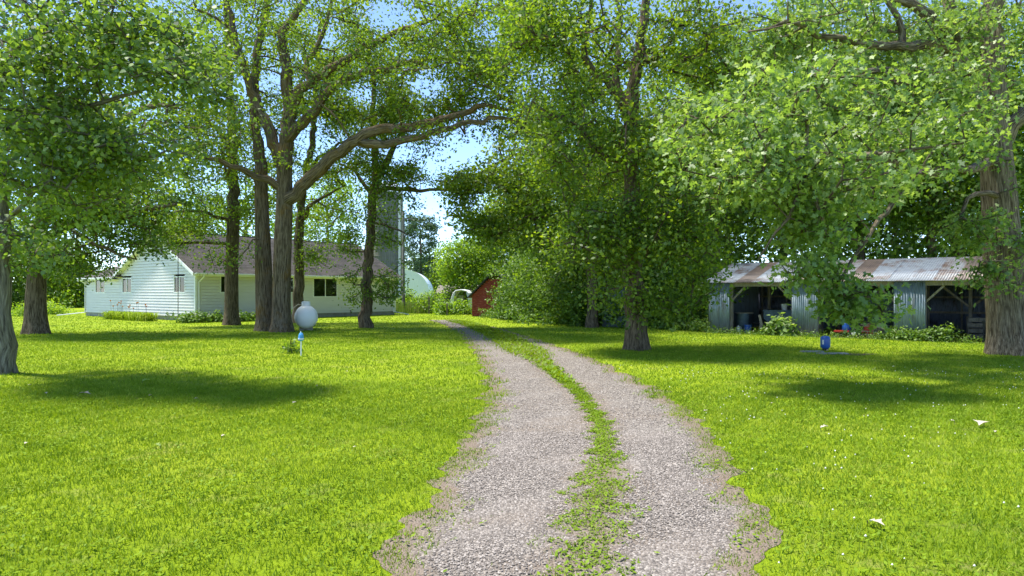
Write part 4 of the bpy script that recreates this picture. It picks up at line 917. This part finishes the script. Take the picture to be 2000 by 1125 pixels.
# things at the house wall
def hpt(x, y, z=0):
    c, s = math.cos(HR), math.sin(HR); return Vector((HC.x + x * c - y * s, HC.y + x * s + y * c, z))
mast = thing('antenna_mast', 'thin dark pole standing against the gable wall', 'pole', hpt(-.5, 1.15))
MB().cyl((0, 0, -.1), (0, 0, 4.6), .022, n=8).build('pole', M_dark, mast); MB().cyl((0, 0, 0), (0, 0, .06), .06, n=10).build('base_collar', M_dark, mast)
hr = thing('hose_hanger', 'small dark hose reel stand by the house front wall', 'hose reel', hpt(4.2, -.5))
MB().cyl((0, 0, -.05), (0, 0, .62), .02, n=8).build('stake', M_dark, hr)
MB().tube([Vector((.22 * math.cos(a), 0, .55 + .22 * math.sin(a))) for a in np.linspace(0, 6.28, 13)], .03, n=6).build('hose_coil', M_dark, hr)
lt = thing('garden_lamp', 'small white globe lamp on a thin stake before the house', 'lamp', hpt(11.7, -1.3))
MB().cyl((0, 0, -.05), (0, 0, .95), .015, n=8).build('stake', M_wood_grey, lt); MB().lathe([(.03, .95), (.11, 1.0), (.13, 1.1), (.09, 1.2), (.0, 1.24)], n=12).build('lamp_head', M_plast, lt, True)
vp = thing('vent_pipe', 'short grey vent pipe near the house foundation', 'pipe', hpt(11.2, -.5))
MB().cyl((0, 0, -.05), (0, 0, .4), .04, n=10).build('pipe', M_wood_grey, vp); MB().cyl((0, 0, .4), (0, 0, .46), .06, n=10).build('cap', M_wood_grey, vp)

# ------------------------------------------------------------------ gas tank, marker post, pressure tank
gt = thing('gas_tank', 'white rounded propane tank with valve dome under the big oak', 'gas tank', G(598, 646), R(17))
A = Matrix.Translation((0, 0, .62)) @ Matrix.Rotation(R(-90), 4, 'X')
prof = [(0, -.30)] + [(.51 * math.sin(a), -.30 + .30 * (1 - math.cos(a))) for a in np.linspace(.15, math.pi / 2, 8)] + [(.51, 2.3)] + [(.51 * math.cos(a), 2.3 + .3 * math.sin(a)) for a in np.linspace(.15, math.pi / 2, 8)]
MB().lathe(prof, n=36, M=A).build('tank_body', M_tank, gt, True)
MB().lathe([(.515, .02), (.522, .03), (.522, .09), (.515, .10)], n=36, M=A).build('weld_band', M_tank, gt, True)
MB().lathe([(.2, 1.08), (.2, 1.27), (.19, 1.31), (.14, 1.335), (0, 1.34)], n=24, M=Matrix.Translation((.0, .35, 0))).build('valve_dome', M_tank, gt, True)
for yy in (.35, 1.7): MB().box((-.30, yy - .09, -.05), (.30, yy + .09, .17)).build('concrete_foot', M_found, gt)
MB().tube([Vector((-.15, .35, 1.16)), Vector((-.35, .34, 1.2)), Vector((-.55, .3, 1.05)), Vector((-.62, .25, .7)), Vector((-.6, .2, .0))], .022, n=8).build('gas_line', M_beige, gt)
mk = thing('marker_post', 'white stake with a bright blue cap on the lawn', 'marker post', G(588, 695))
MB().cyl((0, 0, -.1), (0, 0, .46), .020, n=12).build('stake', M_white, mk)
MB().lathe([(.015, .40), (.075, .43), (.08, .50), (.065, .53), (.07, .56), (.055, .60), (.03, .635), (.0, .64)], n=14).build('blue_cap', M_lblue, mk, True)
MB().lathe([(.081, .455), (.084, .47), (.081, .485)], n=14).build('cap_band', M_white, mk, True)
MB().cyl((-.01, 0, .63), (-.01, 0, .68), .014, n=8).build('tip', M_white, mk)
pt = thing('pressure_tank', 'bright blue upright pressure tank on the lawn before the shed', 'pressure tank', G(1612, 685))
MB().lathe([(.0, .07), (.10, .075), (.135, .11), (.14, .15), (.14, .36), (.132, .40), (.09, .435), (0, .445)], n=24).build('tank_body', M_blue, pt, True)
MB().lathe([(.085, -.02), (.085, .10)], n=16).build('stand', M_dark, pt, True)
MB().box((-.135, -.085, .2), (-.10, -.12, .33)).build('label_plate', M_plast, pt)
MB().cyl((0, -.02, .01), (0, -.16, .035), .018, n=8).build('pipe_stub', M_beige, pt)
for (a, b, lb) in (((1566, 686), (1606, 689), 'pale broken concrete strip left of the blue tank'), ((1604, 689), (1648, 694), 'broken concrete strip in front of the blue tank')):
    p, q = G(*a), G(*b); s = thing('concrete_slab', lb, 'slab', (p + q) / 2, 0.05)
    L = (q - p).length / 2; MB().box((-L, -.12, -.05), (L, .12, .035), bevel=.012).build('slab', M_found, s)
c = G(1660, 692); pts = [(c.x + .75 * math.cos(a) * (1 + .2 * math.sin(3 * a)), c.y + .32 * math.sin(a) * (1 + .2 * math.cos(4 * a)), .006) for a in np.linspace(0, 6.28, 25)[:-1]]
dp = MB().poly(pts).build('dirt_patch', M_soil); dp['kind'] = 'structure'

# ------------------------------------------------------------------ open machine shed
SO = Vector((8.75, 30.3, 0)); SR = math.atan2(-.66, .752)
shed = thing('open_shed', 'long open-fronted shed of weathered blue-grey metal with a rusty roof', 'shed', SO, SR)
SL, SD, SE, SRZ, SY = 11.3, 5.7, 2.17, 3.06, 2.85
def corr(w_, h_, pitch=.085, amp=.011):
    """corrugated sheet: width along x, height along z, profile in y; one mesh"""
    n_ = max(4, int(w_ / pitch) * 4); xs = np.linspace(0, w_, n_ + 1); yy = amp * np.sin(xs / pitch * 2 * np.pi)
    V = np.concatenate([np.stack([xs, yy, 0 * xs], 1), np.stack([xs, yy, 0 * xs + h_], 1)]); i = np.arange(n_)
    return V, np.stack([i, i + 1, i + n_ + 2, i + n_ + 1], 1)
def sheet(name, w_, h_, M, mat, parent, solid=.004):
    V, Fq = corr(w_, h_); o = mesh_np(name, V, [Fq], mat, parent, smooth=True); o.matrix_local = M
    md = o.modifiers.new('thick', 'SOLIDIFY'); md.thickness = solid; return o
# front panels
for (x0, x1, k) in ((0, .48, 1), (.46, .95, 1), (3.6, 4.12, 1), (4.10, 4.62, 1), (7.33, 7.85, 1), (7.83, 8.36, 1)):
    sheet('wall_sheet', x1 - x0, SE - .02 - (.0 if k else 0), Matrix.Translation((x0, -.03 - (.012 if int(x0 * 100) % 2 else 0), .01)) @ Matrix.Rotation(R(rng.uniform(-.4, .4)), 4, 'Y'), M_wall_sheet, shed)
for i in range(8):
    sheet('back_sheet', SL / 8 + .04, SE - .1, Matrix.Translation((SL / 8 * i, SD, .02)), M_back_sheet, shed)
for xx in (0.0, SL):
    for i in range(7):
        hh = 2.1 + min((i + .0) * .82, SD - (i + 1) * .82 if i > 3 else 9) * .25
        sheet('end_sheet', SD / 7 + .03, max(2.1, hh), Matrix.Translation((xx, SD / 7 * i, .01)) @ Matrix.Rotation(R(90), 4, 'Z'), M_wall_sheet, shed)
# roof sheets, front and rear slope
mats = [M_roof_blue, M_roof_blue, M_roof_rust, M_roof_blue, M_roof_blue, M_roof_mix, M_roof_mix, M_roof_mix, M_roof_rust, M_roof_blue, M_roof_blue, M_roof_blue, M_roof_mix, M_roof_rust, M_roof_mix, M_roof_rust]
Lr = math.hypot(SY + .3, SRZ - SE + .06); ang = math.atan2(SRZ - SE + .06, SY + .3)
nr_ = len(mats); wr_ = (SL + .4) / nr_
for i, mm in enumerate(mats):
    M = Matrix.Translation((-.2 + i * wr_, -.3 - rng.uniform(0, .05), SE + .005 * (i % 2))) @ Matrix.Rotation(ang - math.pi / 2, 4, 'X')
    sheet('roof_sheet', wr_ + .05, Lr, M, mm, shed)
    M = Matrix.Translation((-.2 + i * wr_, SD + .3, SE + .005 * (i % 2))) @ Matrix.Rotation(math.pi / 2 - ang, 4, 'X')
    sheet('roof_sheet', wr_ + .05, Lr, M, mm, shed)
MB().prism([(-.22, SY - .16, SRZ + .045 - .05), (-.22, SY, SRZ + .055), (-.22, SY + .16, SRZ + .045 - .05), (-.22, SY, SRZ + .04)], (SL + .44, 0, 0)).build('ridge_cap', M_roof_blue, shed)
MB().box((0, -.005, SE - .17), (SL, .06, SE - .005)).build('header_beam', M_wood_grey, shed)
for x in (.05, .98, 3.62, 4.55, 7.36, 8.3, SL - .08): MB().box((x - .06, .07, -.1), (x + .06, .19, SE - .02)).build('post', M_wood_grey, shed)
for x in (1.6, 3.9, 6.2, 9.35, SL - .1): MB().box((x - .06, SY - .06, -.1), (x + .06, SY + .06, SRZ - .1)).build('post', M_wood_grey, shed)
for x in np.linspace(.2, SL - .2, 10): MB().box((x - .035, SD - .10, -.1), (x + .035, SD - .02, SE - .05)).build('stud', M_wood_grey, shed)
for z in (.85, 1.5): MB().box((.1, SD - .14, z), (SL - .1, SD - .105, z + .09)).build('girt', M_wood_grey, shed)
for (x, s) in ((.98, 1), (3.62, -1), (4.55, 1), (7.36, -1), (8.3, 1)): MB().bar((x + .05 * s, .12, SE - .75), (x + .62 * s, .12, SE - .16), .05, .07).build('knee_brace', M_wood_grey, shed)
MB().bar((9.4, SY, 1.2), (10.5, SY, 2.2), .05, .08).build('knee_brace', M_wood_grey, shed); MB().bar((9.3, SY, 1.2), (8.4, SY, 2.0), .05, .08).build('knee_brace', M_wood_grey, shed)
for yy in (1.0, 1.95, 3.7, 4.7):
    zz = SE + (SRZ - SE) * (min(yy, SD - yy) + .3) / (SY + .3) - .07
    MB().box((.05, yy - .03, zz - .08), (SL - .05, yy + .03, zz)).build('purlin', M_wood_grey, shed)
def sp(x, y, z=0):
    c_, s_ = math.cos(SR), math.sin(SR); return Vector((SO.x + x * c_ - y * s_, SO.y + x * s_ + y * c_, z))
o = MB().poly([sp(-.1, -.55, .005), sp(SL + .3, -.45, .005), sp(SL + .1, SD, .005), sp(0, SD, .005)]).build('shed_floor', M_soil); o['kind'] = 'structure'

# contents of the shed
tr = thing('utility_trailer', 'old blue-grey utility trailer parked in the first shed bay', 'trailer', sp(3.0, 1.7), SR + R(4))
MB().prism([(-1.0, -.62, .95), (-1.0, -.62, .62), (-.85, -.62, .48), (1.1, -.62, .48), (1.1, -.62, .95)], (0, 1.24, 0)).build('box_body', M_trailer, tr)
MB().box((-1.03, -.66, .94), (1.13, .66, .985)).build('rim', M_trailer, tr)
for s in (-1, 1):
    wh = MB().cyl((.1, s * .68, .3), (.1, s * .84, .3), .3, n=20).build('wheel', M_rubber, tr, True); MB().cyl((.1, s * .845, .3), (.1, s * .86, .3), .14, n=14).build('hub', M_plast, wh)
MB().bar((-.95, 0, .45), (-1.7, 0, .35), .07).build('tow_bar', M_dark, tr)
MB().cyl((-1.65, 0, -.02), (-1.65, 0, .33), .03, n=8).build('jack_leg', M_dark, tr)
bk_ = thing('bucket', 'pale bucket standing on the blue-grey trailer', 'bucket', sp(2.75, 1.55, .985))
MB().lathe([(.0, .0), (.10, .0), (.135, .24), (.145, .24), (.145, .26), (.125, .26)], n=18).build('pail', M_plast, bk_, True)
MB().tube([Vector((.14 * math.cos(a), 0, .25 + .1 * math.sin(a))) for a in np.linspace(0, math.pi, 8)], .004, n=5).build('handle', M_dark, bk_)
for i in range(4):
    s = thing('plank', 'weathered plank stacked across the blue-grey trailer', 'plank', sp(3.5, 1.7, .985 + .031 * i), SR + R(5 + i * 4), 'planks stacked on the trailer')
    MB().box((-.5, -.07, 0), (.55, .07, .03)).build('board', M_beige, s)
bb = thing('beige_flap', 'bent beige board leaning at the trailer nose', 'board', sp(1.92, 1.0), SR + R(-20))
MB().prism([(-.04, 0, -.02), (.1, 0, .35), (-.02, 0, .78), (-.14, 0, .76), (-.04, 0, .4), (-.14, 0, -.02)], (0, .03, 0)).build('board', M_beige, bb)
dr = thing('steel_drum', 'dark drum with a wooden lid inside the first shed bay', 'drum', sp(1.15, .95))
MB().lathe([(0, 0), (.25, 0), (.26, .02), (.25, .04), (.25, .28), (.262, .3), (.25, .32), (.25, .55), (.262, .57), (.25, .59), (.25, .82), (0, .82)], n=24).build('barrel', M_trailer, dr, True)
MB().box((-.36, -.27, .825), (.36, .27, .855)).build('lid_board', M_wood_grey, dr)
jg = thing('white_jug', 'white plastic jug on the ground before the dark drum', 'jug', sp(1.15, .45))
MB().lathe([(0, 0), (.085, 0), (.09, .02), (.09, .19), (.06, .25), (.028, .28), (.028, .31), (0, .31)], n=14).build('bottle', M_plast, jg, True); MB().tube([Vector((.085, 0, .12)), Vector((.13, 0, .14)), Vector((.12, 0, .22)), Vector((.06, 0, .25))], .014, n=6).build('handle', M_plast, jg)
bd = thing('blue_pail', 'blue pail on the ground next to the white jug', 'bucket', sp(1.58, .45))
MB().lathe([(0, 0), (.13, 0), (.155, .32), (.165, .32), (.165, .345), (.14, .345)], n=18).build('pail', M_blue, bd, True); MB().tube([Vector((.16 * math.cos(a), 0, .33 - .12 * math.sin(a))) for a in np.linspace(0, math.pi, 8)], .006, n=5).build('handle', M_dark, bd)
ml = thing('garden_tiller', 'red and blue garden tiller at the edge of the middle shed bay', 'tiller', sp(5.75, .15), SR + R(8))
MB().box((-.55, -.2, .18), (.5, .2, .27), bevel=.03).build('deck', M_redp, ml)
MB().box((.55, -.15, .16), (1.15, .18, .24), bevel=.03).build('tine_hood', M_redp, ml)
MB().lathe([(.15, .27), (.16, .3), (.16, .5), (.12, .55), (0, .56)], n=16, M=Matrix.Translation((-.12, 0, 0))).build('engine', M_blue, ml, True)
for s in (-1, 1):
    wh = MB().cyl((.18, s * .22, .17), (.18, s * .33, .17), .19, n=18).build('wheel', M_rubber, ml, True); MB().cyl((.18, s * .335, .17), (.18, s * .345, .17), .08, n=12).build('hub', M_plast, wh)
    MB().tube([Vector((.3, s * .12, .25)), Vector((.8, s * .2, .75)), Vector((1.1, s * .25, .85))], .016, n=6).build('handlebar', M_dark, ml)
MB().box((.5, -.1, .24), (.85, .12, .52), bevel=.03).build('gearbox', M_redp, ml)
for i in range(14):
    a = rng.uniform(-.35, .35); L = rng.uniform(.7, 1.5); z = .06 + .035 * i
    s = thing('dead_stick', 'bare dead branch in the brush pile by the tiller', 'branch', sp(6.75 + rng.normal(0, .12), .25 + rng.normal(0, .12), 0), SR + a, 'dead branches in the brush pile')
    MB().tube([Vector((-L / 2, 0, z + rng.normal(0, .03))), Vector((-L * .1, rng.normal(0, .05), z + .03)), Vector((L / 2, rng.normal(0, .08), max(.03, z + rng.normal(0, .09))))], .017, n=5).build('stick', M_stick, s)
    MB().cyl((0, 0, z), (.2, .12 * (-1) ** i, z + .14), .008, n=4).build('twig', M_stick, s)
    MB().cyl((-.1, 0, -.01), (-.08, 0.02, z), .012, n=4).build('prop_twig', M_stick, s)
stl = thing('iron_stool', 'dark metal work stand in the last shed bay beside the massive oak', 'stand', sp(10.3, .55), SR)
MB().box((-.3, -.22, .68), (.3, .22, .74), bevel=.01).build('top', M_dark, stl)
for a in (-1, 1):
    for b in (-1, 1): MB().bar((a * .27, b * .18, -.02), (a * .24, b * .16, .68), .035).build('leg', M_dark, stl)
MB().box((-.25, -.17, .25), (.25, .17, .27)).build('shelf', M_dark, stl)
cr = thing('wooden_crate', 'dark slatted crate on the shed floor near the work stand', 'crate', sp(9.75, 2.1), SR + R(12))
for i in range(4): MB().box((-.4, -.3, .05 + i * .2), (.4, -.28, .2 + i * .2)).build('slat', M_wood_grey, cr); MB().box((-.4, .28, .05 + i * .2), (.4, .3, .2 + i * .2)).build('slat', M_wood_grey, cr)
for a in (-1, 1): MB().box((a * .4 - .02, -.28, -.01), (a * .4 + .02, .28, .85)).build('crate_end', M_wood_grey, cr)
wbr = thing('dead_branch', 'crooked pale dead branch standing before the last shed bay', 'branch', sp(10.45, -.2))
MB().tube([Vector(p) for p in ((0, 0, -.05), (-.03, 0, .6), (-.1, 0, 1.05), (-.22, .02, 1.35), (-.12, 0, 1.62), (-.06, 0, 1.85), (.1, .02, 2.02))], .016, n=6).build('stick', M_stick, wbr)
MB().cyl((-.1, 0, 1.05), (-.2, -.03, 1.12), .008, n=4).build('twig', M_stick, wbr)
# metal sheet glimpsed behind the lawn oak
ms = thing('metal_lean_to', 'blue-grey metal hut corner glimpsed through the lilacs behind the lawn oak', 'hut', ((1205 - CX) * 34 / F, 34.0, 0), R(-35))
for i in range(3): sheet('wall_sheet', .55, 1.9, Matrix.Translation((-.8 + i * .53, 0, .01)), M_wall_sheet, ms)
MB().prism([(-.95, -.2, 1.93), (-.95, 1.2, 2.2), (-.95, 1.2, 2.25), (-.95, -.2, 1.98)], (1.9, 0, 0)).build('roof', M_roof_blue, ms)
for x in (-.8, .75): MB().box((x - .04, .03, -.1), (x + .04, .11, 1.93)).build('post', M_wood_grey, ms); MB().box((x - .04, 1.05, -.1), (x + .04, 1.13, 2.15)).build('post', M_wood_grey, ms)

# ------------------------------------------------------------------ far yard: red shed, hoop frame, grey shed, barn, silo, pole, fence
rs = thing('red_shed', 'weathered red wooden shed with a steep black roof edge', 'shed', G(923, 618), R(-8))
nb_ = 18
for i in range(nb_):
    z0 = .02 + i * .15; z1 = z0 + .148; hw = 1.6 if z1 < 1.65 else max(0, 1.6 - (z1 - 1.65) * 1.05)
    if hw < .08: continue
    MB().prism([(1.6 - hw, -.012, z1), (1.6 - hw, -.03, z0), (1.6 - hw, 0, z0), (1.6 - hw, 0, z1)], (2 * hw, 0, 0)).build('siding_board', M_red, rs)
MB().box((0, .01, -.1), (.06, 4, 1.6)).box((3.14, .01, -.1), (3.2, 4, 1.6)).box((.07, 3.94, -.1), (3.13, 4, 1.6)).build('wall', M_red, rs)
MB().prism([(-.28, -.2, 1.42), (1.6, -.2, 3.36), (3.48, -.2, 1.42), (3.48, -.2, 1.34), (1.6, -.2, 3.24), (-.28, -.2, 1.34)], (0, 4.4, 0)).build('roof', M_dark, rs)
for s in (-1, 1): MB().prism([(1.6 + s * 1.9, -.205, 1.31), (1.6, -.205, 3.24), (1.6, -.205, 3.38), (1.6 + s * 1.9, -.205, 1.45)], (0, -.03, 0)).build('rake_board', M_dark, rs)
MB().box((-.03, -.045, -.05), (.06, .0, 1.55)).build('corner_trim', M_red, rs)
hp = thing('hoop_frame', 'white fabric hoop greenhouse frame overgrown with weeds', 'greenhouse', ((900 - CX) * 56 / F, 56, 0), R(-5))
def arch(y, w_=.85, h_=1.95, k=11): return [Vector((w_ * math.copysign(abs(math.cos(a)) ** .6, math.cos(a)), y, h_ * math.sin(a) ** .75 if math.sin(a) > 0 else 0)) for a in np.linspace(0, math.pi, k)]
for yy in (0, 1.0, 2.0): MB().tube(arch(yy), .05, n=6).build('hoop', M_fabric, hp)
a0, a1 = arch(.0, .87, 1.98), arch(2.0, .87, 1.98); m = MB()
for i in range(len(a0) - 1): m.poly([a0[i], a0[i + 1], a1[i + 1], a1[i]])
m.build('cover', M_fabric, hp)
for s in (-1, 1): MB().prism([(s * .9, -.03, -.02), (s * .62, -.03, -.02), (s * .60, -.03, 1.25), (s * .45, -.03, 1.72), (s * .66, -.03, 1.62), (s * .84, -.03, 1.1)], (0, .02, 0)).build('drape', M_fabric, hp)
MB().box((-.5, 1.9, .9), (-.1, 1.92, 1.5)).build('door_panel', M_fabric, hp); MB().box((-.04, 1.9, 0), (.04, 1.94, 1.8)).build('post', M_wood_grey, hp)
gs = thing('grey_shed', 'low grey board shed behind the white hoop frame', 'shed', ((880 - CX) * 64 / F, 64, 0), R(-4))
for i in range(10): MB().box((-1.2, -.02 - .004 * (i % 2), .02 + i * .17), (3.6, .02, .18 + i * .17)).build('siding_board', M_gshed, gs)
MB().box((-1.2, .03, -.1), (-1.15, 3, 1.7)).box((3.55, .03, -.1), (3.6, 3, 1.7)).build('wall', M_gshed, gs)
MB().prism([(-1.4, -.3, 1.68), (-1.4, 1.5, 2.45), (-1.4, 3.3, 1.68), (-1.4, 3.3, 1.6), (-1.4, 1.5, 2.36), (-1.4, -.3, 1.6)], (5.2, 0, 0)).build('roof', M_gshed, gs)
qb = thing('arched_barn', 'pale metal arched-roof barn beyond the tall grass', 'barn', ((788 - CX) * 108 / F, 108, 0), R(4))
m = MB(); pr_ = [(4.0 * math.cos(a), 1.5 + 3.9 * math.sin(a) ** .9 if math.sin(a) > 0 else 1.5) for a in np.linspace(0, math.pi, 25)]
for i in range(24):
    (x0, z0), (x1, z1) = pr_[i], pr_[i + 1]; m.poly([(x0, 0, z0), (x1, 0, z1), (x1, 16, z1), (x0, 16, z0)])
m.build('arch_roof', M_quon, qb)
m = MB(); m.poly([(x, .05, z) for x, z in pr_]); m.build('gable_panel', M_quon, qb)
MB().box((-4, .02, -.2), (4, .08, 1.5)).box((-4, .09, -.2), (-3.95, 16, 1.5)).box((3.95, .09, -.2), (4, 16, 1.5)).build('wall', M_white, qb)
dd = MB().box((.4, -.03, 0), (1.5, .015, 1.35)).build('door', M_dark, qb); MB().box((1.3, -.06, .6), (1.36, -.032, .75)).build('handle', M_white, dd)
si = thing('silo', 'tall grey concrete stave silo behind the house end', 'silo', ((757 - CX) * 85 / F, 85, 0))
MB().lathe([(1.9, -.2), (1.9, 14)], n=40).build('stave_wall', M_silo, si, True)
for z in np.arange(.8, 13.8, .9): MB().lathe([(1.905, z), (1.94, z + .01), (1.94, z + .05), (1.905, z + .06)], n=40).build('hoop_band', M_silo, si)
MB().lathe([(1.95, 14), (1.7, 14.7), (1.1, 15.3), (0, 15.6)], n=32).build('dome', M_quon, si, True)
MB().cyl((1.65, -1.2, .0), (1.65, -1.2, 14), .15, n=10).build('fill_pipe', M_white, si)
up = thing('utility_pole', 'bare wooden utility pole beside the silo', 'pole', ((788 - CX) * 64 / F, 64, 0))
MB().cyl((0, 0, -.3), (0, 0, 9.4), .15, .11, n=14).build('pole', M_wood_grey, up, True); MB().box((-.9, -.06, 8.6), (.9, .06, 8.72)).build('crossarm', M_wood_grey, up)
FP = [(790, 612, 1.6, 'thin fence post beside the utility pole'), (838, 613, 1.35, 'dark wooden fence post in the tall grass'), (846, 611, 1.25, 'paler fence post standing behind the dark one'), (873, 616, .9, 'short fence post beside the weedy bush')]
for (x, y, h, lb) in FP:
    f_ = thing('fence_post', lb, 'fence post', G(x, y), 0, None)
    MB().box((-.06, -.06, -.15), (.06, .06, h), bevel=.012).build('post', M_fence, f_); MB().lathe([(.085, h), (.0, h + .05)], n=4, M=Matrix.Rotation(R(45), 4, 'Z')).build('cap', M_fence, f_)

# ------------------------------------------------------------------ litter on the lawn and drive
LI = [(152, 775, .16, 'curled brown piece of bark on the shaded left lawn', M_stick), (278, 749, .14, 'pair-sized pale leaf lying on the left lawn', M_oakf), (313, 879, .09, 'single pale green leaf flat on the near left lawn', M_oakf), (1922, 833, .19, 'crumpled whitish dry leaf on the right lawn', M_litter), (1694, 1028, .10, 'small tan dry leaf on the near right lawn', M_litter), (1602, 842, .10, 'small white scrap on the right lawn by the drive', M_litter)]
for i, (x, y, s, lb, mt) in enumerate(LI):
    o = thing('fallen_leaf' if mt is not M_stick else 'bark_piece', lb, 'leaf' if mt is not M_stick else 'bark', G(x, y) + Vector((0, 0, .045)), i * 1.3)
    me = bpy.data.meshes.new('blade'); sh = OAK.copy(); sh[:, 2] = .25 * np.abs(sh[:, 1]) + .12 * np.sin(sh[:, 0] * 3); me.from_pydata([tuple(v * s * 1.4) for v in sh], [], [tuple(range(len(sh)))])
    a = me.attributes.new('t', 'FLOAT', 'FACE'); a.data[0].value = .9; me.materials.append(mt); link(bpy.data.objects.new('blade', me), o)
    MB().cyl((0, 0, -.04), (.02 * s, 0, .0), .004, n=4).build('stalk', M_stem, o)
for i in range(26):
    y = math.sqrt(rng.uniform(4.5 ** 2, 15 ** 2)); x = y * rng.uniform(-.72, .72)
    if xl(y) - .2 < x < xr(y) + .2: continue
    o = thing('fallen_leaf', 'small dry oak leaf lying in the grass', 'leaf', (x, y, .05), rng.uniform(0, 6), 'small dry leaves scattered over the lawn')
    me = bpy.data.meshes.new('blade'); sh = OAK * rng.uniform(.05, .09); sh[:, 2] += .3 * np.abs(sh[:, 1]); me.from_pydata([tuple(v) for v in sh], [], [tuple(range(len(sh)))]); me.materials.append(M_litter if i % 3 else M_stick)
    link(bpy.data.objects.new('blade', me), o); MB().cyl((0, 0, -.045), (.006, 0, .0), .003, n=4).build('stalk', M_stem, o)
